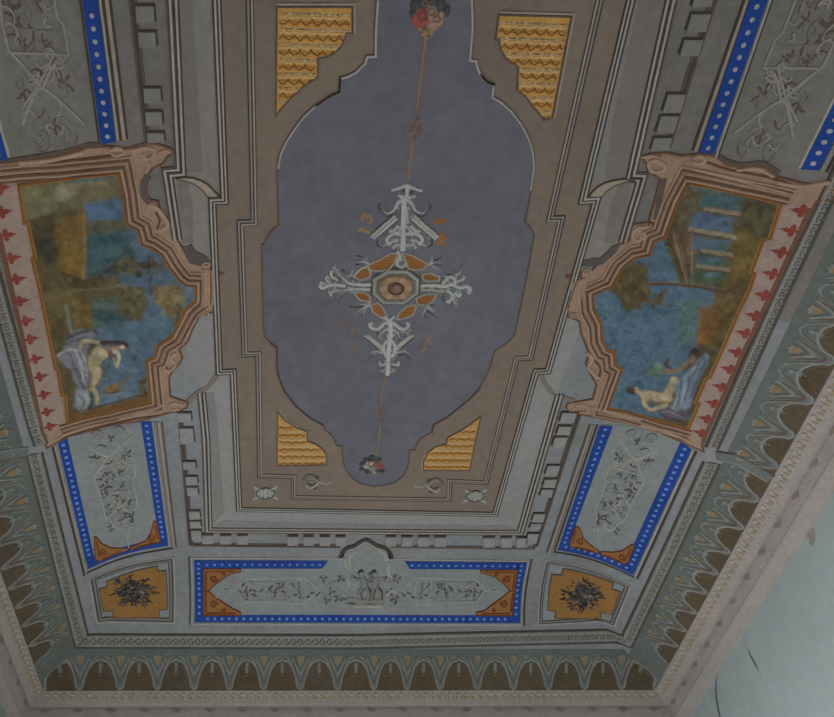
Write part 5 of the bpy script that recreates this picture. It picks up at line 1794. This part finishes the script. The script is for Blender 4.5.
    S_([(666, 397), (670, 390), (674, 383)], 5.4, SKIN, .95, .4); B(674.5, 381, 5.6, 5.4, SKIN, .95); B(673.5, 379.5, 3.6, 3.4, SKIN_L, .9)
    S_([(678, 386), (676, 392), (674, 397)], 1.8, (80, 66, 52), .8, .6)
    S_([(648, 393), (655, 394), (663, 396)], 2.6, SKIN_L, .8, .6); B(665, 398, 4.5, 3.2, SKIN_L, .7); B(649, 396, 3, 2.6, SKIN_L, .6)
    B(657, 397, 2.2, 3.4, (104, 90, 70), .6, 10); S_([(650, 400.5), (658, 403), (668, 403.5)], 2.0, (84, 68, 52), .8, .6)
    S_([(643, 398), (645, 405), (650, 410), (658, 408), (666, 405)], 2.6, SKIN, .95, .4); S_([(642.5, 398), (644.5, 405), (649.5, 409)], 1.2, SKIN_L, .7, .6)
    B(653, 404.5, 4.5, 2.0, (56, 62, 64), .75, 8); S_([(646, 407.5), (651, 412), (659, 410.5)], .9, (58, 48, 40), .8, .6)
    S_([(636, 390), (640, 393), (643, 395.5)], 2.6, SKIN, .95, .4); B(635.5, 389.5, 2.8, 2.6, (118, 98, 78), .95); B(637, 388, 1.6, 1.4, SKIN_L, .7)
    B(630.5, 390.5, 5.4, 4.6, (50, 40, 36), .95, 25); B(629, 388, 3.4, 2.8, (66, 52, 44), .7); B(634, 393.5, 2.2, 2.0, (48, 38, 34), .8)
    # light cloth falling over the rock below the figure
    G([(674, 386), (682, 378), (690, 372), (692, 384), (687, 396), (684, 408), (676, 412), (670, 408), (676, 398)], (88, 100, 108), .9, 2)
    for k, q in enumerate((((681, 382), (680, 394), (677, 406)), ((686, 378), (684, 392), (681, 404)), ((689, 376), (688, 388), (684, 400)), ((678, 398), (674, 406), (672, 409)))):
        S_(q, 1.1, (116, 124, 128) if k % 2 else (62, 72, 82), .8, .6)
    G([(658, 412), (668, 408), (680, 413), (688, 418), (680, 422), (664, 417)], (70, 64, 74), .9, 2); S_([(662, 412), (671, 412), (682, 418)], 1.0, (96, 92, 100), .8); S_([(660, 415), (670, 418), (680, 421)], 1.1, (46, 42, 46), .8)
    p.mottle(.35)
    return p


FLEUR = [(-1, -.22), (-.55, -.22), (-.62, -.62), (-.30, -.98), (.02, -.62), (-.06, -.30), (.34, -.36), (.46, -.20), (1.0, 0), (.46, .20), (.34, .36), (-.06, .30), (.02, .62), (-.30, .98), (-.62, .62), (-.55, .22), (-1, .22)]


def framed_picture(label, outline, can_outline, painter, band, fleurs, prof, prof_side, extra, inward):
    t = thing('framed_picture', label, 'framed painting', np.mean(PL(can_outline), 0), 'framed pictures on the long sides')
    R = Relief(); R.poly(PL(outline), 'pink_frame', .006)
    R.line(PL(outline), .012, 'pink_dark', .009, closed=True)
    fr = R.build('frame', t)
    R = Relief(.004); R.poly(PL(band), 'pink_band', .009)
    q4 = PL(band)
    R.line(q4[-5:] if 'left' in label else q4[1:5], .020, 'pink_dark', .011)
    bo = R.build('fleuron_band', t)
    for x, y in fleurs:
        c = np.array(P(x, y))
        e = 1e-3
        nrm = np.array([edist(c[0] + e, c[1]) - edist(*c), edist(c[0], c[1] + e) - edist(*c)]); nrm /= np.linalg.norm(nrm)
        tg = np.array([-nrm[1], nrm[0]])
        R = Relief(.008)
        R.poly([tuple(c + nrm * u * .042 + tg * v * .040) for u, v in FLEUR], 'red_paint', .0125)
        R.build('fleuron', bo)
    cv = canvas(can_outline, painter, t)
    # mouldings that follow the shaped inner edge
    q = PL(prof)
    for d, w, nm, o, rnd in ((-.008, .009, 'pink_dark', .018, False), (.006, .018, 'pink_light', .024, True), (.021, .009, 'pink_dark', .016, False), (.040, .024, 'pink_frame', .022, True), (.057, .010, 'pink_dark', .014, False), (.070, .015, 'pink_light', .022, True)):
        R = Relief()
        R.line(offs(q, d * prof_side), w, nm, o, rnd=rnd, step=.04)
        R.build('moulding', t)
    lp = PL(can_outline)
    R = Relief(); R.line(lp, .026, 'gold_line', .020, closed=True, rnd=True)
    R.line(lp, .007, 'gold_dark', .0215, closed=True)
    R.build('gilt_edge', t)
    for name, items in extra:
        for it in items:
            R = Relief()
            for pts, w, nm, o in it:
                if w == 0:
                    R.poly(PL(pts), nm, o)
                else:
                    R.line(PL(smooth(pts, 4)), w, nm, o, rnd=True, step=.04)
            R.build(name, t)
    return t


FRL, FRD, FR = 'pink_light', 'pink_dark', 'pink_frame'
framed_picture('framed landscape on the left side, figure on white drapery before a blue sky',
               [(-40, 172), (0, 163), (31, 159.5), (60, 155), (90, 147), (104, 146.5), (110, 146), (120, 148.5), (130, 148), (140, 145), (147.7, 142.5), (158, 144), (165.5, 146.3), (172, 149), (174.9, 152.6), (168, 156), (163, 163),
                (154, 167), (149.8, 171.4), (146, 181), (146.5, 194), (150, 200), (158, 201), (161, 212), (168, 219), (173, 225), (173, 231), (181, 244.7), (190, 262), (198, 264), (208.4, 265.6), (212, 268), (216, 271),
                (223, 272.9), (217, 276), (215, 286), (215.5, 300), (218, 305), (217, 311), (210, 312), (199.2, 315.7), (193, 328), (188, 341), (179, 349), (182.5, 358), (178, 365), (172, 371), (169, 378), (170.5, 396), (179, 399),
                (188, 401.5), (187, 407), (180, 410), (168, 412.5), (139, 420.5), (110, 425), (86, 431), (67.6, 436.5), (47.5, 447.5), (44, 442), (18, 320), (0, 244.5), (-14, 200)],
               [(20, 185), (70, 178), (119.4, 172.4), (127.8, 223.7), (139.3, 230), (142.4, 243.6), (152, 246.7), (162.3, 254), (170.7, 267.7), (179, 279), (187.4, 284.4), (196, 284.5), (196, 300), (186, 308.5), (179, 322.4),
                (172.4, 335.7), (159, 343.6), (154.6, 357), (146.8, 359.2), (151.3, 401), (110, 411), (68, 422.5), (66, 395), (62, 394), (58.5, 369), (56, 368), (41, 291), (33, 258), (36, 257), (28.5, 222), (25.5, 222.5)],
               paint_left,
               [(-20, 186), (17, 183.5), (25, 223.3), (27.5, 222), (34.8, 257.2), (31, 258.3), (38.7, 291), (54.6, 367), (58.6, 369), (63.6, 392.6), (60.5, 393.8), (66, 423), (46, 436), (43, 432), (20, 322), (2, 242), (-12, 196)],
               [(3, 187), (5, 211), (9, 234), (14, 257), (19.3, 278), (22.8, 300), (28.2, 319.7), (32.8, 338), (37.8, 357.6), (42.2, 375.4), (46, 393.3), (49, 410.5), (52, 425)],
               [(-10, 182), (60, 176.5), (121, 170.5), (126, 195), (129.5, 222), (140.5, 228), (144, 242), (153, 245), (164, 252.5), (172, 266), (180.5, 277.5), (188, 282.8), (197.5, 283), (197.5, 301), (187.5, 309.5), (180.5, 323),
                (173.5, 336.8), (160.5, 345), (156.2, 358), (148.5, 360.5), (153, 402.5), (110, 413), (60, 426)], -1,
               [('crest_block', [[([(201, 268), (214, 270), (214, 304), (200, 306), (203, 288)], 0, FR, .016), ([(206, 268), (206, 288), (205, 306)], .016, FRL, .024), ([(211, 270), (211.5, 288), (211, 304)], .012, FRD, .020)]]),
                ('volute', [[(spiral(207, 264, 5, 1.2, 100, 560, 12, .6), .016, FRL, .022)], [(spiral(206, 313, 5, 1.2, -100, -560, 12, .6), .016, FRL, .022)]]),
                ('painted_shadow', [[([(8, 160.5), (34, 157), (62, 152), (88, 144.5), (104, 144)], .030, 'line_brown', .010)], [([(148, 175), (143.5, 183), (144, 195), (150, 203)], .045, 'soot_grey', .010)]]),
                ('acanthus_scroll', [[([(110, 150), (118, 147.5), (124, 151), (118, 155), (112, 153)], .020, FRL, .022)], [([(134, 150), (144, 147), (154, 149), (152, 157), (145, 158), (144, 153)], .022, FRL, .022)],
                                     [([(158, 152), (166, 150), (172, 152)], .016, FRL, .020)], [([(146, 160), (149, 165), (146, 172)], .018, FRL, .020)],
                                     [([(20, 163), (50, 160), (84, 152)], .026, FRL, .020)], [([(-20, 171), (30, 165), (70, 160), (112, 155)], .014, FRD, .016)],
                                     [([(152, 204), (158, 208), (164, 216), (168, 224), (160, 230)], .026, FRL, .022)], [([(156, 212), (160, 220), (157, 228)], .012, FRD, .018)],
                                     [([(176, 352), (171, 358), (176, 363), (170, 370), (165, 368)], .024, FRL, .022)], [([(170, 352), (166, 362), (168, 370)], .012, FRD, .018)],
                                     [([(184, 404), (176, 402), (170, 404), (172, 409), (180, 408)], .020, FRL, .022)], [([(165, 403), (150, 410), (120, 418)], .022, FRL, .020)],
                                     [([(158, 415), (136, 418), (100, 426), (60, 438)], .012, FRD, .016)], [([(110, 421), (80, 428), (56, 439)], .020, FRL, .020)]])], 1)

framed_picture('framed landscape on the right side, colonnade and two reclining figures below a tree',
               [(640, 156.7), (650.5, 153.6), (667, 152.6), (680.5, 155.7), (697, 153.6), (706, 154), (716, 156.7), (726.5, 165), (741, 167), (754, 165), (766, 167), (776.7, 176.5), (795.5, 181.5), (808, 184), (820.6, 184), (850, 174), (870, 178),
                (845, 196), (816, 201), (809, 214), (777.5, 280), (740, 358), (701.5, 444), (703, 451), (681.7, 441.7), (650, 428.8), (611.7, 420), (590, 415.5), (569, 411.6), (566, 407), (567.8, 402.5), (580, 401), (592.7, 398.6), (596.3, 384.4), (590, 373), (585.6, 363), (589, 353.5),
                (585, 343), (580.8, 332), (579, 321), (572, 317.5), (561.9, 314.6), (561.5, 312), (566.6, 306), (571, 296), (576, 282.4), (573, 278.5), (565.7, 276.6), (566, 274.5), (581, 277), (580, 272), (591.9, 269.8), (606.5, 253), (617, 244.7),
                (629.5, 240.5), (627.4, 232), (630, 226), (635.8, 223.7), (648.4, 222), (651, 212), (654.7, 200.7), (660, 178.7), (648.4, 171.4), (646.3, 163)],
               [(686.7, 182.9), (778.8, 202.8), (768.3, 238), (761.5, 239), (749.5, 271.5), (753, 273), (748, 289), (739, 307), (709, 376), (705, 377.5), (694.5, 402), (697.5, 403), (687, 428), (660, 421), (607, 407), (621, 368), (614, 364), (612.9, 351), (605.7, 348.5),
                (601, 339.3), (600, 322.7), (592.7, 307.3), (591.5, 294.2), (604.6, 288), (610.7, 286.5), (621, 267.7), (633.7, 257.2), (648.4, 254), (652.6, 240.5), (664, 236.3), (675.6, 203)],
               paint_right,
               [(784, 202.8), (809, 208), (777, 279), (740, 357), (702, 440), (697, 439), (687.5, 430), (698, 402.6), (695.8, 401.8), (704.3, 378.5), (708.6, 377), (739, 308), (748.5, 290), (754.5, 272.4), (750.5, 271.6), (762, 240), (769.5, 239)],
               [(798, 210), (788, 229.5), (778, 251), (769.4, 272.8), (761, 294), (752, 314.4), (742.6, 332), (734.2, 351), (727, 367.8), (718.8, 385.6), (711.2, 402), (704.2, 417.6), (698.5, 431.5)],
               [(786, 202), (735, 191), (685.5, 180.5), (674, 202), (662.5, 234.5), (651, 239), (647, 252.3), (632.5, 255.6), (619.8, 266), (609.4, 285), (603.5, 286.6), (590, 292.8), (591, 308), (598.5, 323), (599.6, 340), (604.6, 350), (611.5, 352.4), (612.4, 364.8), (619.2, 368.6), (605, 408.5), (660, 423), (690, 431)], 1,
               [('crest_block', [[([(571, 281), (585, 277), (586, 284), (580, 300), (577, 311), (565, 309), (570, 298)], 0, FR, .016), ([(580, 279), (575.5, 295), (572, 309)], .016, FRL, .024), ([(576, 280), (570.5, 296), (567, 308)], .012, FRD, .020)]]),
                ('volute', [[(spiral(586, 271, 5, 1.2, 60, -400, 12, .6), .016, FRL, .022)], [(spiral(573, 314, 5, 1.2, -60, 400, 12, .6), .016, FRL, .022)]]),
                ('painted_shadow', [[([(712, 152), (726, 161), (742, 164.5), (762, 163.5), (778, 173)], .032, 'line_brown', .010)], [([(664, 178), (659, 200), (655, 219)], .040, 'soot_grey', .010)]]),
                ('acanthus_scroll', [[([(690, 158), (698, 155.5), (704, 159), (698, 163), (690, 161)], .022, FRL, .022)], [([(664, 164), (655, 160), (648, 163), (652, 171), (662, 170), (664, 164)], .024, FRL, .022)],
                                     [([(640, 157), (650, 155), (660, 157)], .016, FRL, .020)], [([(706, 162), (730, 170), (764, 176), (798, 187)], .018, FRD, .016)], [([(735, 170), (756, 168), (772, 176)], .020, FRL, .020)],
                                     [([(776, 182), (800, 186), (828, 182)], .024, FRL, .020)], [([(690, 168), (730, 178), (790, 194)], .016, FRL, .020)],
                                     [([(648, 226), (638, 227), (632, 233), (636, 240), (644, 236), (642, 231)], .022, FRL, .022)], [([(646, 228), (650, 222), (655, 226)], .014, FRD, .018)],
                                     [([(586, 352), (592, 358), (588, 366), (594, 374), (600, 378)], .026, FRL, .022)], [([(594, 360), (600, 368), (598, 380)], .014, FRD, .018)],
                                     [([(572, 409), (578, 404), (586, 405), (586, 411), (578, 411)], .020, FRL, .022)], [([(590, 406), (610, 412), (640, 419)], .022, FRL, .020)],
                                     [([(596, 414), (640, 425), (684, 440)], .012, FRD, .016)], [([(640, 424), (666, 431), (690, 441)], .020, FRL, .020)]])], -1)

# ================================================================== RENDER LOOK
SC.view_settings.view_transform = 'Standard'
SC.view_settings.look = 'None'
SC.view_settings.gamma = 1.0
SC.view_settings.use_curve_mapping = False
SC.view_settings.exposure = 0.0
w = bpy.data.worlds.new('sky')
SC.world = w
w.use_nodes = True
w.node_tree.nodes['Background'].inputs['Color'].default_value = (0.6, 0.7, 0.85, 1)
w.node_tree.nodes['Background'].inputs['Strength'].default_value = 1.2
SC.cycles.use_denoising = True
SC.cycles.max_bounces = 8
SC.cycles.diffuse_bounces = 6
